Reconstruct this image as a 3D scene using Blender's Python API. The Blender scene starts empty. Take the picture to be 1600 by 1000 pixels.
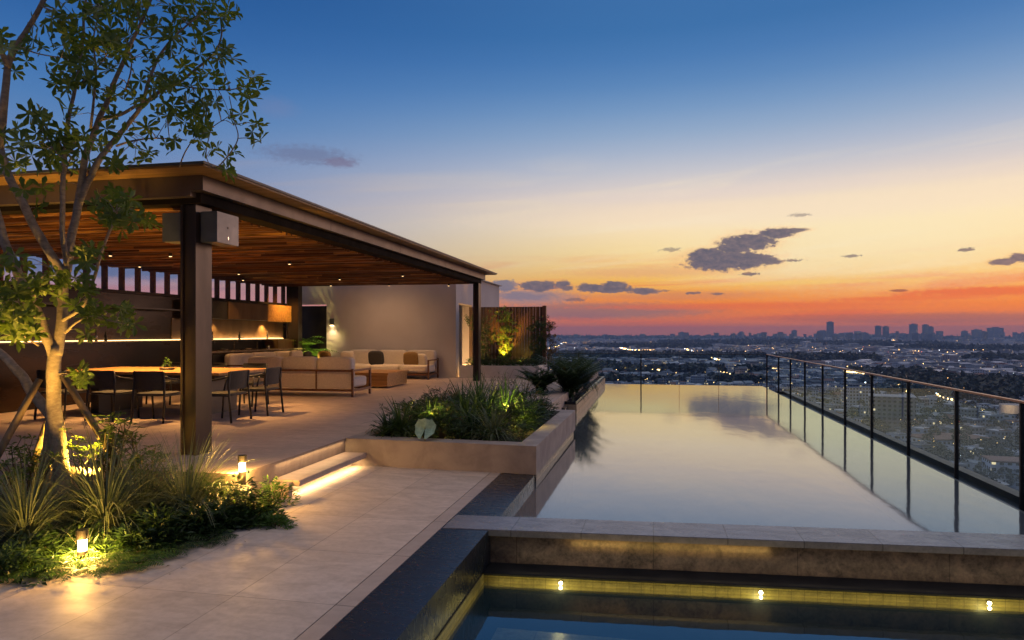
import bpy, bmesh, math, random
import numpy as np
from mathutils import Vector, Matrix, noise
random.seed(7); R = math.radians
sc = bpy.context.scene
# ------------------------------------------------------------------ camera
YAW = math.atan(221/1067.); CAMZ = 1.75; FP = 1067.; HY = 521.
cd = bpy.data.cameras.new('camera'); cam = bpy.data.objects.new('camera', cd); sc.collection.objects.link(cam)
cam.location = (0, 0, CAMZ); cam.rotation_euler = (R(90), 0, YAW)
cd.sensor_width = 36; cd.lens = 36*FP/1600.; cd.shift_y = (HY-500)/1600.; cd.clip_end = 60000; cd.clip_start = .05
sc.camera = cam
sc.render.resolution_x = 1024; sc.render.resolution_y = 640
sc.view_settings.view_transform = 'Standard'; sc.view_settings.look = 'None'
sc.view_settings.exposure = 0.0; sc.view_settings.gamma = 1
sc.cycles.max_bounces = 8; sc.cycles.transparent_max_bounces = 16; sc.cycles.caustics_reflective = False
sc.cycles.caustics_refractive = False; sc.cycles.sample_clamp_indirect = 4

def lin(c):
    return tuple(((v/255.)/12.92 if v <= 10.3 else (((v/255.)+.055)/1.055)**2.4) for v in c[:3]) + (1,)
def at(px, py, d):
    """point seen at photo pixel px,py at distance d along the view axis"""
    u = (px-800)/FP*d
    return Vector((u*math.cos(YAW)-d*math.sin(YAW), u*math.sin(YAW)+d*math.cos(YAW), CAMZ-(py-HY)/FP*d))
def azel(px, py):
    a = math.atan((px-800)/FP)
    return math.degrees(a-YAW), math.degrees(math.atan((HY-py)/FP*math.cos(a)))

# ------------------------------------------------------------------ node helper
class NT:
    def __init__(s, tree): s.t = tree; s.n = tree.nodes; s.l = tree.links
    def add(s, kind, **kw):
        nd = s.n.new(kind)
        for k, v in kw.items():
            if k == 'ins':
                for i, x in v.items():
                    if isinstance(x, bpy.types.NodeSocket): s.l.new(x, nd.inputs[i])
                    else: nd.inputs[i].default_value = x
            else: setattr(nd, k, v)
        return nd
    def math(s, op, a, b=0.0, c=0.0, clamp=False):
        return s.add('ShaderNodeMath', operation=op, use_clamp=clamp, ins={0: a, 1: b, 2: c}).outputs[0]
    def mix(s, f, a, b, blend='MIX'):
        nd = s.add('ShaderNodeMix', data_type='RGBA', blend_type=blend, ins={0: f, 6: a, 7: b}); return nd.outputs[2]
    def ramp(s, f, stops, interp='LINEAR'):
        nd = s.add('ShaderNodeValToRGB', ins={0: f}); cr = nd.color_ramp; cr.interpolation = interp
        while len(cr.elements) < len(stops): cr.elements.new(.5)
        for e, (p, c) in zip(cr.elements, stops): e.position = p; e.color = c if len(c) == 4 else tuple(c)+(1,)
        return nd.outputs[0]
    def smooth(s, x, a, b):
        return s.add('ShaderNodeMapRange', interpolation_type='SMOOTHSTEP', ins={0: x, 1: a, 2: b, 3: 0., 4: 1.}).outputs[0]
    def noise(s, vec, scale, detail=4, rough=.55, dist=0.0):
        nd = s.add('ShaderNodeTexNoise', ins={'Scale': scale, 'Detail': detail, 'Roughness': rough, 'Distortion': dist})
        s.l.new(vec, nd.inputs['Vector']); return nd.outputs[0]

# ------------------------------------------------------------------ dusk sky
w = bpy.data.worlds.new('World'); sc.world = w; w.use_nodes = True
N = NT(w.node_tree); N.n.clear()
tc = N.add('ShaderNodeTexCoord'); sep = N.add('ShaderNodeSeparateXYZ', ins={0: tc.outputs['Generated']})
EL = N.math('MULTIPLY', N.math('ARCSINE', sep.outputs[2]), 57.2958)
AZ = N.math('MULTIPLY', N.math('ARCTAN2', sep.outputs[0], sep.outputs[1]), 57.2958)
elf = N.math('MULTIPLY_ADD', EL, 1/100., .1, clamp=True)          # -10..90 deg -> 0..1
def el(*stops): return [((e+10)/100., lin(c)) for e, c in stops]
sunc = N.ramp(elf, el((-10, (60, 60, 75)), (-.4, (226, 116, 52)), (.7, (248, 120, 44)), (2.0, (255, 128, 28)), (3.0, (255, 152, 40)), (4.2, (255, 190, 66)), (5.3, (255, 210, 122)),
    (6.8, (255, 224, 158)), (8.8, (255, 230, 188)), (10.4, (244, 222, 198)), (11.8, (222, 210, 204)), (13.1, (198, 198, 206)), (14.5, (172, 184, 205)), (16., (146, 170, 201)), (17.8, (118, 153, 195)), (19.6, (92, 136, 187)), (21.5, (72, 122, 179)), (23.5, (58, 112, 170)), (34, (54, 100, 158)), (50, (180, 168, 170)), (90, (250, 228, 212))))  # zenith stops of both ramps raised, out of view, to light the deck
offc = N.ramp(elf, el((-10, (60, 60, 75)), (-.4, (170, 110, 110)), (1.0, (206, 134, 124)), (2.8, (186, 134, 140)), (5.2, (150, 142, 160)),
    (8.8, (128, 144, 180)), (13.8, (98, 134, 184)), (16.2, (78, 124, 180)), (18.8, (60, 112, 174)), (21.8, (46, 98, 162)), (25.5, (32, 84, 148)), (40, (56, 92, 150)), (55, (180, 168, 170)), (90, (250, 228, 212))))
s1 = N.smooth(AZ, -44., 4.); s2 = N.smooth(AZ, 120., 45.); s = N.math('MULTIPLY', s1, s2)
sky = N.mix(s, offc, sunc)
rear = N.math('MULTIPLY', N.smooth(N.math('ABSOLUTE', N.math('ADD', AZ, -10.)), 80., 130.), N.smooth(EL, 50., 25.))
sky = N.mix(N.math('MULTIPLY', rear, .85), sky, lin((24, 34, 62)))
# streaky cirrus near the horizon
cv = N.add('ShaderNodeCombineXYZ', ins={0: N.math('MULTIPLY', AZ, .055), 1: N.math('MULTIPLY_ADD', AZ, -.022, N.math('MULTIPLY', EL, .75)), 2: 3.3})
n1 = N.noise(cv.outputs[0], 1.0, 5, .55, .6)
lowm = N.math('MULTIPLY', N.smooth(EL, 7.5, 2.2), N.smooth(EL, -.2, .5))
st = N.math('MULTIPLY', N.smooth(n1, .5, .66), lowm)
sky = N.mix(N.math('MULTIPLY', st, .85), sky, N.mix(s, lin((120, 112, 140)), lin((244, 108, 48))))
n1b = N.noise(N.add('ShaderNodeCombineXYZ', ins={0: N.math('MULTIPLY', AZ, .05), 1: N.math('MULTIPLY_ADD', AZ, -.045, N.math('MULTIPLY', EL, .62)), 2: 9.1}).outputs[0], 1.0, 4, .5, .4)
wisp = N.math('MULTIPLY', N.smooth(n1b, .5, .72), N.math('MULTIPLY', N.smooth(EL, 16., 9.), N.smooth(EL, 3., 6.)))
sky = N.mix(N.math('MULTIPLY', wisp, .55), sky, N.mix(s, lin((150, 140, 160)), lin((255, 236, 200))))
# mauve cloud bank low over the horizon : (px, py, rx, ry, strength)
dx = N.noise(N.add('ShaderNodeCombineXYZ', ins={0: N.math('MULTIPLY', AZ, 2.0), 1: N.math('MULTIPLY', EL, 3.4), 2: 4.}).outputs[0], 1.0, 8, .68)
DK = (92, 92, 112); DK2 = (104, 94, 106)
dxl = N.noise(N.add('ShaderNodeCombineXYZ', ins={0: N.math('MULTIPLY', AZ, .8), 1: N.math('MULTIPLY', EL, 1.6), 2: 7.}).outputs[0], 1.0, 3, .5); DKM = []
dx2 = N.noise(N.add('ShaderNodeCombineXYZ', ins={0: N.math('MULTIPLY', AZ, 3.2), 1: N.math('MULTIPLY', EL, 8.), 2: 2.}).outputs[0], 1.0, 5, .6)
def blob(px, py, rx, ry, soft, namp, col, amt):
    global sky
    a0, e0 = azel(px, py); ra = abs(azel(px+rx, py)[0]-azel(px-rx, py)[0])/2; re = abs(azel(px, py-ry)[1]-azel(px, py+ry)[1])/2
    x = N.math('DIVIDE', N.math('SUBTRACT', AZ, a0), ra); y = N.math('DIVIDE', N.math('SUBTRACT', EL, e0), re)
    r2 = N.math('SQRT', N.math('ADD', N.math('MULTIPLY', x, x), N.math('MULTIPLY', y, y)))
    r3 = N.math('MULTIPLY_ADD', N.math('SUBTRACT', dx, .5), -namp, r2)
    if col is DK:
        r3 = N.math('MULTIPLY_ADD', N.math('SUBTRACT', dxl, .5), -1.1, r3); DKM.append((N.math('MULTIPLY', N.smooth(r3, 1+soft*1.6, 1-soft), amt), N.smooth(r3, 1.9, .8))); return
    if col is DK2: r3 = N.math('MULTIPLY_ADD', N.math('SUBTRACT', dx2, .5), -2.6, r3)
    f = N.math('MULTIPLY', N.smooth(r3, 1+soft, 1-soft), amt)
    sky = N.mix(f, sky, lin(col))
for b in [(1390, 372, 300, 62, .9, .7, (255, 238, 196), .7), (1250, 330, 420, 16, .8, 1.8, (250, 226, 200), .45), (1150, 300, 300, 9, .8, 1.8, (232, 214, 206), .35), (930, 486, 170, 12, .45, .9, (146, 112, 112), .8), (830, 464, 70, 12, .5, 1.4, (150, 130, 138), .75), (1480, 497, 230, 8, .5, .8, (172, 96, 84), .75),
          (1300, 497, 120, 5, .6, .8, (214, 102, 62), .7), (1060, 462, 120, 7, .6, 1.2, (210, 130, 100), .5), (1540, 455, 150, 7, .5, 1.8, (238, 96, 46), .85), (1420, 466, 120, 4, .5, 1.8, (246, 112, 48), .8), (1180, 478, 260, 5, .5, 1.8, (246, 112, 50), .7), (1300, 440, 160, 3, .6, 1.6, (255, 206, 110), .6),
          (1010, 425, 120, 8, .7, 1.6, (232, 160, 118), .5), (480, 242, 62, 13, .6, 2.2, (108, 118, 152), .7), (532, 254, 24, 7, .5, 1.8, (120, 112, 140), .7), (430, 168, 30, 14, .8, 1.5, (120, 130, 170), .3),
          (60, 462, 330, 24, .4, 1.3, (178, 126, 138), .85), (330, 468, 160, 14, .5, 1., (200, 142, 142), .8), (200, 412, 340, 24, .4, 1.1, (88, 108, 150), .9), (140, 440, 120, 5, .5, 1.6, (170, 150, 170), .5)]: blob(*b)
for b in [(1136, 407, 62, 15, .14, 1.5, DK, .97), (1108, 399, 30, 11, .14, 1.3, DK, .97), (1168, 378, 40, 13, .15, 1.6, DK, .96), (1148, 388, 30, 8, .15, 1.4, DK, .96), (1214, 364, 26, 7.5, .15, 1.5, DK, .96), (1238, 360, 22, 3.2, .2, 1.2, DK, .9), (1200, 408, 20, 5.5, .2, 1.6, DK, .93),
          (1172, 428, 14, 2.8, .3, 1.4, DK2, .9), (1236, 407, 16, 2, .4, 1.8, DK2, .8), (1048, 390, 15, 2.6, .4, 1.8, DK2, .6), (1250, 336, 15, 2.8, .4, 1.8, DK2, .55), (1330, 400, 13, 2.2, .35, 1.8, DK2, .75), (1508, 390, 12, 3, .3, 1.8, DK2, .85), (1568, 409, 20, 5, .2, 1.7, DK, .95), (1594, 403, 18, 6, .2, 1.7, DK, .95),
          (1404, 454, 14, 2, .35, 1.4, (150, 80, 66), .85), (842, 447, 27, 8, .16, 1.7, DK, .93), (880, 444, 11, 5, .2, 1.7, DK, .93), (886, 450, 9, 4, .2, 1.7, DK, .9), (944, 451, 42, 6.5, .16, 1.7, DK, .95), (958, 446, 20, 6, .18, 1.6, DK, .95), (918, 450, 14, 6, .2, 1.6, DK, .93), (1006, 455, 21, 5, .2, 1.7, DK, .93),
          (1084, 458, 10, 2, .35, 1.8, DK2, .85), (1120, 459, 10, 1.8, .35, 1.8, DK2, .8), (1040, 454, 7, 1.6, .4, 1.6, DK2, .7), (900, 468, 14, 2.4, .4, 1.8, DK2, .7), (788, 446, 22, 9, .22, 1.7, (112, 112, 134), .9), (820, 462, 40, 7, .35, 1.8, (132, 120, 136), .8)]: blob(*b)
fm = DKM[0][0]; rm_ = DKM[0][1]
for a, b in DKM[1:]: fm = N.math('MAXIMUM', fm, a); rm_ = N.math('MAXIMUM', rm_, b)
sky = N.mix(N.math('MULTIPLY', rm_, .35), sky, N.mix(s, lin((190, 150, 150)), lin((255, 176, 98))))
sky = N.mix(fm, sky, N.mix(N.smooth(dx, .35, .7), lin((80, 84, 106)), lin((122, 108, 118))))
# the Sky Texture adds the real twilight scatter on top at low strength
ns = N.add('ShaderNodeTexSky', sky_type='NISHITA', sun_disc=False, sun_elevation=R(1.5), sun_rotation=R(28))
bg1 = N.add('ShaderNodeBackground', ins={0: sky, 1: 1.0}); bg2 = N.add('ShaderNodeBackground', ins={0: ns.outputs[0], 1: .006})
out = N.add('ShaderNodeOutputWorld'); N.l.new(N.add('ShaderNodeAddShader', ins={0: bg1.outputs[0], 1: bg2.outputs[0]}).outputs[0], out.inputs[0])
# ------------------------------------------------------------------ after-glow sun
sd = bpy.data.lights.new('sun', 'SUN'); sd.energy = .5; sd.angle = R(14); sd.color = (1, .55, .40)
so = bpy.data.objects.new('sun', sd); sc.collection.objects.link(so)
sa, se = R(38), R(7)
so.rotation_euler = Vector((-math.sin(sa)*math.cos(se), -math.cos(sa)*math.cos(se), -math.sin(se))).to_track_quat('-Z', 'Y').to_euler()
so.location = (20, 20, 30)

# ------------------------------------------------------------------ materials
def principled(name, base=(.5, .5, .5), rough=.6, metal=0., spec=.5):
    m = bpy.data.materials.new(name); m.use_nodes = True; t = NT(m.node_tree); b = t.n['Principled BSDF']
    b.inputs['Base Color'].default_value = tuple(base)+(1,); b.inputs['Roughness'].default_value = rough
    b.inputs['Metallic'].default_value = metal; b.inputs['Specular IOR Level'].default_value = spec
    return m, t, b
def pos(t): return t.add('ShaderNodeNewGeometry').outputs['Position']
def objc(t): return t.add('ShaderNodeTexCoord').outputs['Object']
def bump(t, b, h, strength=.3, dist=.01):
    bp = t.add('ShaderNodeBump', ins={'Strength': strength, 'Distance': dist, 'Height': h}); t.l.new(bp.outputs[0], b.inputs['Normal'])
def varied(name, c1, c2, scale=3., rough=.6, rvar=.15, bumpd=.004, detail=6, stretch=(1, 1, 1), metal=0., local=False, spec=.5, lo=.35, hi=.65):
    m, t, b = principled(name, c1, rough, metal, spec)
    v = objc(t) if local else pos(t)
    mp = t.add('ShaderNodeMapping', ins={'Vector': v, 'Scale': stretch}).outputs[0]
    n = t.noise(mp, scale, detail, .6, .3); f = t.smooth(n, lo, hi)
    t.l.new(t.mix(f, tuple(c1)+(1,), tuple(c2)+(1,)), b.inputs['Base Color'])
    t.l.new(t.math('MULTIPLY_ADD', n, rvar*2, rough-rvar), b.inputs['Roughness'])
    if bumpd: bump(t, b, t.noise(mp, scale*8, 4, .6), .35, bumpd)
    return m
def slabs(name, c1, c2, tw, th, ox=0., oy=0., joint=.006, jc=.45, rough=.55, scale=1.2, off=0., axes='XY'):
    m, t, b = principled(name, c1, rough)
    g = pos(t); sp = t.add('ShaderNodeSeparateXYZ', ins={0: g})
    ax = {'X': 0, 'Y': 1, 'Z': 2}
    cv = t.add('ShaderNodeCombineXYZ', ins={0: t.math('ADD', sp.outputs[ax[axes[0]]], -ox), 1: t.math('ADD', sp.outputs[ax[axes[1]]], -oy), 2: 0.}).outputs[0]
    br = t.add('ShaderNodeTexBrick', offset=off, squash=1., ins={'Vector': cv, 'Color1': (.86, .86, .86, 1), 'Color2': (1, 1, 1, 1), 'Mortar': (jc, jc, jc, 1), 'Scale': 1., 'Mortar Size': joint, 'Mortar Smooth': .1, 'Bias': 0., 'Brick Width': tw, 'Row Height': th})
    mp = t.add('ShaderNodeMapping', ins={'Vector': g, 'Scale': (1, 2.2, 1)}).outputs[0]
    n = t.noise(mp, scale*2.2, 8, .62, .8); n2 = t.noise(g, scale*14, 5, .65); n3 = t.noise(g, .45, 3, .5)
    f = t.math('ADD', t.math('MULTIPLY', t.smooth(n, .3, .7), .65), t.math('MULTIPLY', t.smooth(n2, .35, .7), .35))
    c = t.mix(f, tuple(c1)+(1,), tuple(c2)+(1,))
    c = t.mix(t.math('MULTIPLY', t.smooth(n3, .45, .7), .28), c, tuple(x*.62 for x in c1)+(1,))
    c = t.mix(1., c, br.outputs[0], 'MULTIPLY')
    t.l.new(c, b.inputs['Base Color'])
    t.l.new(t.math('MULTIPLY_ADD', n, .3, rough-.17), b.inputs['Roughness'])
    if rough > .55: b.inputs['Specular IOR Level'].default_value = .18
    h = t.math('MULTIPLY_ADD', br.outputs[1], -1.2, t.math('MULTIPLY', n2, .35)); bump(t, b, h, .5, .004)
    return m
def emit(name, c, s, sampling=True):
    m = bpy.data.materials.new(name); m.use_nodes = True; t = NT(m.node_tree); t.n.clear()
    e = t.add('ShaderNodeEmission', ins={0: tuple(c)+(1,), 1: s}); o = t.add('ShaderNodeOutputMaterial'); t.l.new(e.outputs[0], o.inputs[0])
    if not sampling: m.cycles.emission_sampling = 'NONE'
    return m
def foliage(name, c1, c2, c3=None, rough=.5, trans=.3):
    m, t, b = principled(name, c1, rough); g = t.add('ShaderNodeNewGeometry'); r = g.outputs['Random Per Island']
    stops = [(0, c1), (.6, c2)] + ([(1, c3)] if c3 else [])
    n = t.noise(g.outputs['Position'], 3., 3)
    c = t.ramp(r, stops); c = t.mix(t.math('MULTIPLY', n, .35), c, tuple(x*.6 for x in c1)+(1,))
    t.l.new(c, b.inputs['Base Color'])
    tr = t.add('ShaderNodeBsdfTranslucent', ins={0: t.mix(.5, c, (c2[0]*1.6, c2[1]*1.5, c2[2], 1))})
    mx = t.add('ShaderNodeMixShader', ins={0: trans, 1: b.outputs[0], 2: tr.outputs[0]})
    t.l.new(mx.outputs[0], t.n['Material Output'].inputs[0]); return m
def wood(name, c1, c2, axis=0, rough=.5, scale=1., local=False):
    st = [14., 14., 14.]; st[axis] = .8
    return varied(name, c1, c2, 1.3*scale, rough, .12, .002, 6, tuple(st), local=local)

M = {}
M['path'] = slabs('limestone paving', (.72, .61, .53), (.49, .41, .35), .73, 1.0, -2.01, .08, rough=.62, jc=.6, joint=.004)
M['terrace'] = slabs('terrace paving', (.66, .52, .44), (.46, .365, .31), .9, .9, -4.03, 6.1, rough=.5, jc=.6, joint=.004)
M['edge'] = slabs('pale edge stone', (.56, .46, .39), (.45, .36, .305), 3., 1.0, -9., .08, rough=.5)
M['dark_stone'] = slabs('dark border stone', (.035, .042, .052), (.013, .016, .021), .5, .9, -1.9, .3, joint=.003, jc=.5, rough=.30, scale=3.)
M['coping'] = slabs('coping stone', (.34, .325, .34), (.17, .165, .18), .62, 2., -1.86, 5., joint=.005, jc=.5, rough=.28, scale=2.)
M['wall_stone'] = slabs('brown wet stone', (.34, .25, .17), (.018, .015, .013), 1.2, .5, 0., -.4, joint=.004, jc=.4, rough=.42, scale=2.6, axes='XZ')
M['side_stone'] = slabs('brown stone facing', (.24, .19, .15), (.10, .08, .065), .7, .3, 0., -.4, joint=.005, jc=.5, rough=.4, scale=3., axes='YZ')
M['glow_stone'] = slabs('sunset glow stone facing', (.80, .56, .34), (.50, .32, .18), .55, .13, 0., -.4, joint=.006, jc=.6, rough=.5, scale=3., axes='YZ')  # orange sunset glow on the facing is put into its base colour
M['olive'] = slabs('olive mosaic band', (.52, .42, .12), (.20, .17, .05), .10, .05, 0., -.4, joint=.003, jc=.55, rough=.4, scale=5., axes='XZ')
M['concrete'] = varied('planter concrete', (.40, .335, .29), (.27, .225, .20), 2.2, .62, .12, .0015)
M['render'] = varied('smooth wall render', (.62, .57, .55), (.55, .50, .48), .7, .8, .08, .001, lo=.3, hi=.7)
M['white'] = varied('white planter render', (.66, .62, .60), (.55, .51, .49), 1.5, .7, .1, .001)
M['soil'] = varied('dark soil', (.03, .021, .014), (.012, .009, .006), 12., .95, .03, .02)
M['blacktile'] = varied('black basin tile', (.010, .012, .014), (.02, .022, .024), 6., .35, .1, .001)
M['pooltile'] = varied('blue grey pool tile', (.10, .15, .17), (.06, .10, .12), 1.2, .5, .1, .001)
M['subtile'] = slabs('submerged bench stone', (.34, .35, .26), (.10, .12, .10), .9, .5, 0., 0., joint=.004, rough=.4, scale=3.)
M['steel'] = varied('dark bronze steel', (.036, .024, .021), (.024, .017, .015), 3., .42, .1, .0006, stretch=(1, 1, .3), metal=.25)
M['fascia'] = varied('fascia steel', (.10, .078, .073), (.078, .06, .057), 2., .45, .1, .0005, metal=.2)
M['soffit'] = wood('soffit boards', (.25, .15, .065), (.16, .09, .036), 0)
M['slat'] = wood('ceiling slats', (.42, .17, .05), (.10, .036, .012), 0, .5)
M['slat2'] = wood('ceiling battens', (.20, .075, .024), (.09, .034, .012), 1, .5)
def island_wood(name, stops):
    m, t, b = principled(name, (.3, .15, .05), .5); g = t.add('ShaderNodeNewGeometry'); c = t.ramp(g.outputs['Random Per Island'], stops)
    n = t.noise(t.add('ShaderNodeMapping', ins={'Vector': g.outputs['Position'], 'Scale': (1., 14., 14.)}).outputs[0], 1.6, 5); t.l.new(t.mix(t.smooth(n, .3, .7), c, (.05, .018, .007, 1)), b.inputs['Base Color']); return m
M['slat'] = island_wood('ceiling slats', [(0, (.05, .018, .007)), (.35, (.14, .05, .015)), (.7, (.30, .11, .03)), (.9, (.50, .22, .06)), (1, (.62, .30, .09))])
M['roof'] = varied('roof sheet', (.07, .075, .085), (.05, .053, .06), 2., .5, .1, .001)
M['alu'] = varied('grey metal box', (.105, .115, .135), (.08, .09, .105), 3., .4, .1, .0003, metal=.3)
M['kstone'] = varied('brown marble cladding', (.040, .022, .013), (.006, .004, .004), 1.1, .28, .1, .0005, stretch=(1, .5, 1.6), spec=.25)
M['kpanel'] = varied('bronze splashback', (.16, .095, .045), (.10, .06, .03), 2.5, .33, .1, .0005, stretch=(1, 1, .25))
M['kdark'] = varied('black cabinet', (.014, .012, .011), (.022, .019, .017), 3., .35, .1, .0004)
M['counter'] = varied('stone worktop', (.30, .24, .19), (.2, .16, .13), 5., .25, .1, .0004)
M['teak'] = wood('oiled teak', (.52, .29, .09), (.36, .18, .055), 0, .42)
M['teak_y'] = wood('oiled teak rail', (.20, .085, .04), (.12, .05, .024), 1, .42)
M['fabric'] = varied('cream cushion fabric', (.74, .66, .57), (.64, .56, .48), 40., .95, .03, .0015, local=True)
M['fabric_dark'] = varied('charcoal cushion fabric', (.050, .047, .046), (.032, .031, .031), 50., .95, .03, .0015, local=True)
M['fabric_ochre'] = varied('ochre cushion fabric', (.30, .19, .07), (.22, .135, .05), 50., .95, .03, .0015, local=True)
M['chair'] = varied('dark woven chair', (.030, .029, .031), (.018, .018, .02), 60., .6, .08, .0012, local=True)
M['chairm'] = varied('dark chair frame', (.02, .019, .02), (.014, .014, .015), 5., .4, .08, 0, local=True)
M['fencew'] = wood('dark fence boards', (.055, .026, .016), (.03, .015, .010), 2, .6)
M['door'] = wood('pale door', (.42, .36, .30), (.36, .3, .25), 2, .5)
M['bark'] = varied('grey brown bark', (.29, .245, .20), (.19, .155, .125), 16., .85, .08, .006, stretch=(1, 1, 2.0))
M['stake'] = wood('wooden stake', (.20, .14, .085), (.12, .085, .05), 2, .8)
M['stem'] = varied('plant stem', (.13, .10, .04), (.08, .07, .03), 10., .8, .05, 0)
M['leaf_tree'] = foliage('tree leaf', (.05, .10, .014), (.10, .17, .025), (.17, .23, .035), trans=.4)
M['leaf_dark'] = foliage('dark shrub leaf', (.010, .034, .010), (.030, .072, .018), (.07, .13, .035))
M['leaf_fern'] = foliage('fern leaf', (.05, .12, .018), (.08, .18, .03), (.14, .24, .05), trans=.4)
M['leaf_grass'] = foliage('grass blade', (.07, .11, .05), (.13, .17, .085), (.25, .28, .17), trans=.2)
M['leaf_blue'] = foliage('strap leaf', (.026, .056, .022), (.055, .10, .036), (.10, .15, .055), rough=.4)
M['leaf_red'] = foliage('reddish leaf', (.12, .045, .02), (.09, .08, .02), (.2, .09, .03))
M['leaf_pale'] = varied('pale grey green leaf', (.24, .42, .38), (.16, .30, .27), 20., .6, .1, .001)
M['black'] = varied('black lamp metal', (.02, .018, .016), (.03, .027, .024), 8., .4, .1, 0)
M['chrome'] = varied('brushed steel', (.5, .48, .45), (.42, .4, .38), 8., .25, .1, 0, metal=.9)
WARM = (1., .62, .26); GOLD = (1., .66, .18)
M['led'] = emit('warm led strip', (1., .60, .22), 6.); M['lamp_glow'] = emit('lamp lens', (1., .70, .36), 16.)
M['down_glow'] = emit('downlight lens', (1., .62, .26), 5.); M['pool_glow'] = emit('pool lamp lens', (1., .78, .42), 45.)
def glassmat():
    m = bpy.data.materials.new('balustrade glass'); m.use_nodes = True; t = NT(m.node_tree); t.n.clear()
    fr = t.add('ShaderNodeFresnel', ins={0: 1.5}); tr = t.add('ShaderNodeBsdfTransparent', ins={0: (.84, .92, .95, 1)})
    gl = t.add('ShaderNodeBsdfGlossy', ins={0: (.9, .95, .95, 1), 1: .0}); mx = t.add('ShaderNodeMixShader', ins={0: t.math('MULTIPLY', fr.outputs[0], .2), 1: tr.outputs[0], 2: gl.outputs[0]})
    o = t.add('ShaderNodeOutputMaterial'); t.l.new(mx.outputs[0], o.inputs[0]); return m
M['glass'] = glassmat()
def water(name, lo, hi, tint, rough, body, opac, bs, bd):
    """still water: Fresnel mirror over a tinted see-through body with a little scatter"""
    m = bpy.data.materials.new(name); m.use_nodes = True; t = NT(m.node_tree); t.n.clear()
    g = pos(t); mp = t.add('ShaderNodeMapping', ins={'Vector': g, 'Scale': (1., .45, 1.)}).outputs[0]
    h = t.math('ADD', t.noise(mp, bs, 3, .5, .3), t.math('MULTIPLY', t.noise(mp, bs*4, 2, .5), .25))
    bp = t.add('ShaderNodeBump', ins={'Strength': .35, 'Distance': bd, 'Height': h}).outputs[0]
    fr = t.add('ShaderNodeFresnel', ins={0: 1.33}); t.l.new(bp, fr.inputs[1])
    f = t.math('MULTIPLY_ADD', fr.outputs[0], hi-lo, lo, clamp=True)
    tr = t.add('ShaderNodeBsdfTransparent', ins={0: tuple(tint)+(1,)}); df = t.add('ShaderNodeBsdfDiffuse', ins={0: tuple(body)+(1,)})
    bd_ = t.add('ShaderNodeMixShader', ins={0: opac, 1: tr.outputs[0], 2: df.outputs[0]})
    gl = t.add('ShaderNodeBsdfGlossy', ins={0: (1, 1, 1, 1), 1: rough}); t.l.new(bp, gl.inputs['Normal'])
    mx = t.add('ShaderNodeMixShader', ins={0: f, 1: bd_.outputs[0], 2: gl.outputs[0]})
    o = t.add('ShaderNodeOutputMaterial'); t.l.new(mx.outputs[0], o.inputs[0]); return m
M['water'] = water('pool water', .13, 1.3, (.55, .70, .72), .06, (.30, .36, .42), .35, 1.3, .008)
M['water2'] = water('lower pool water', .12, 1.3, (.60, .72, .70), .02, (.03, .085, .115), .34, 1.5, .010)

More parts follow.
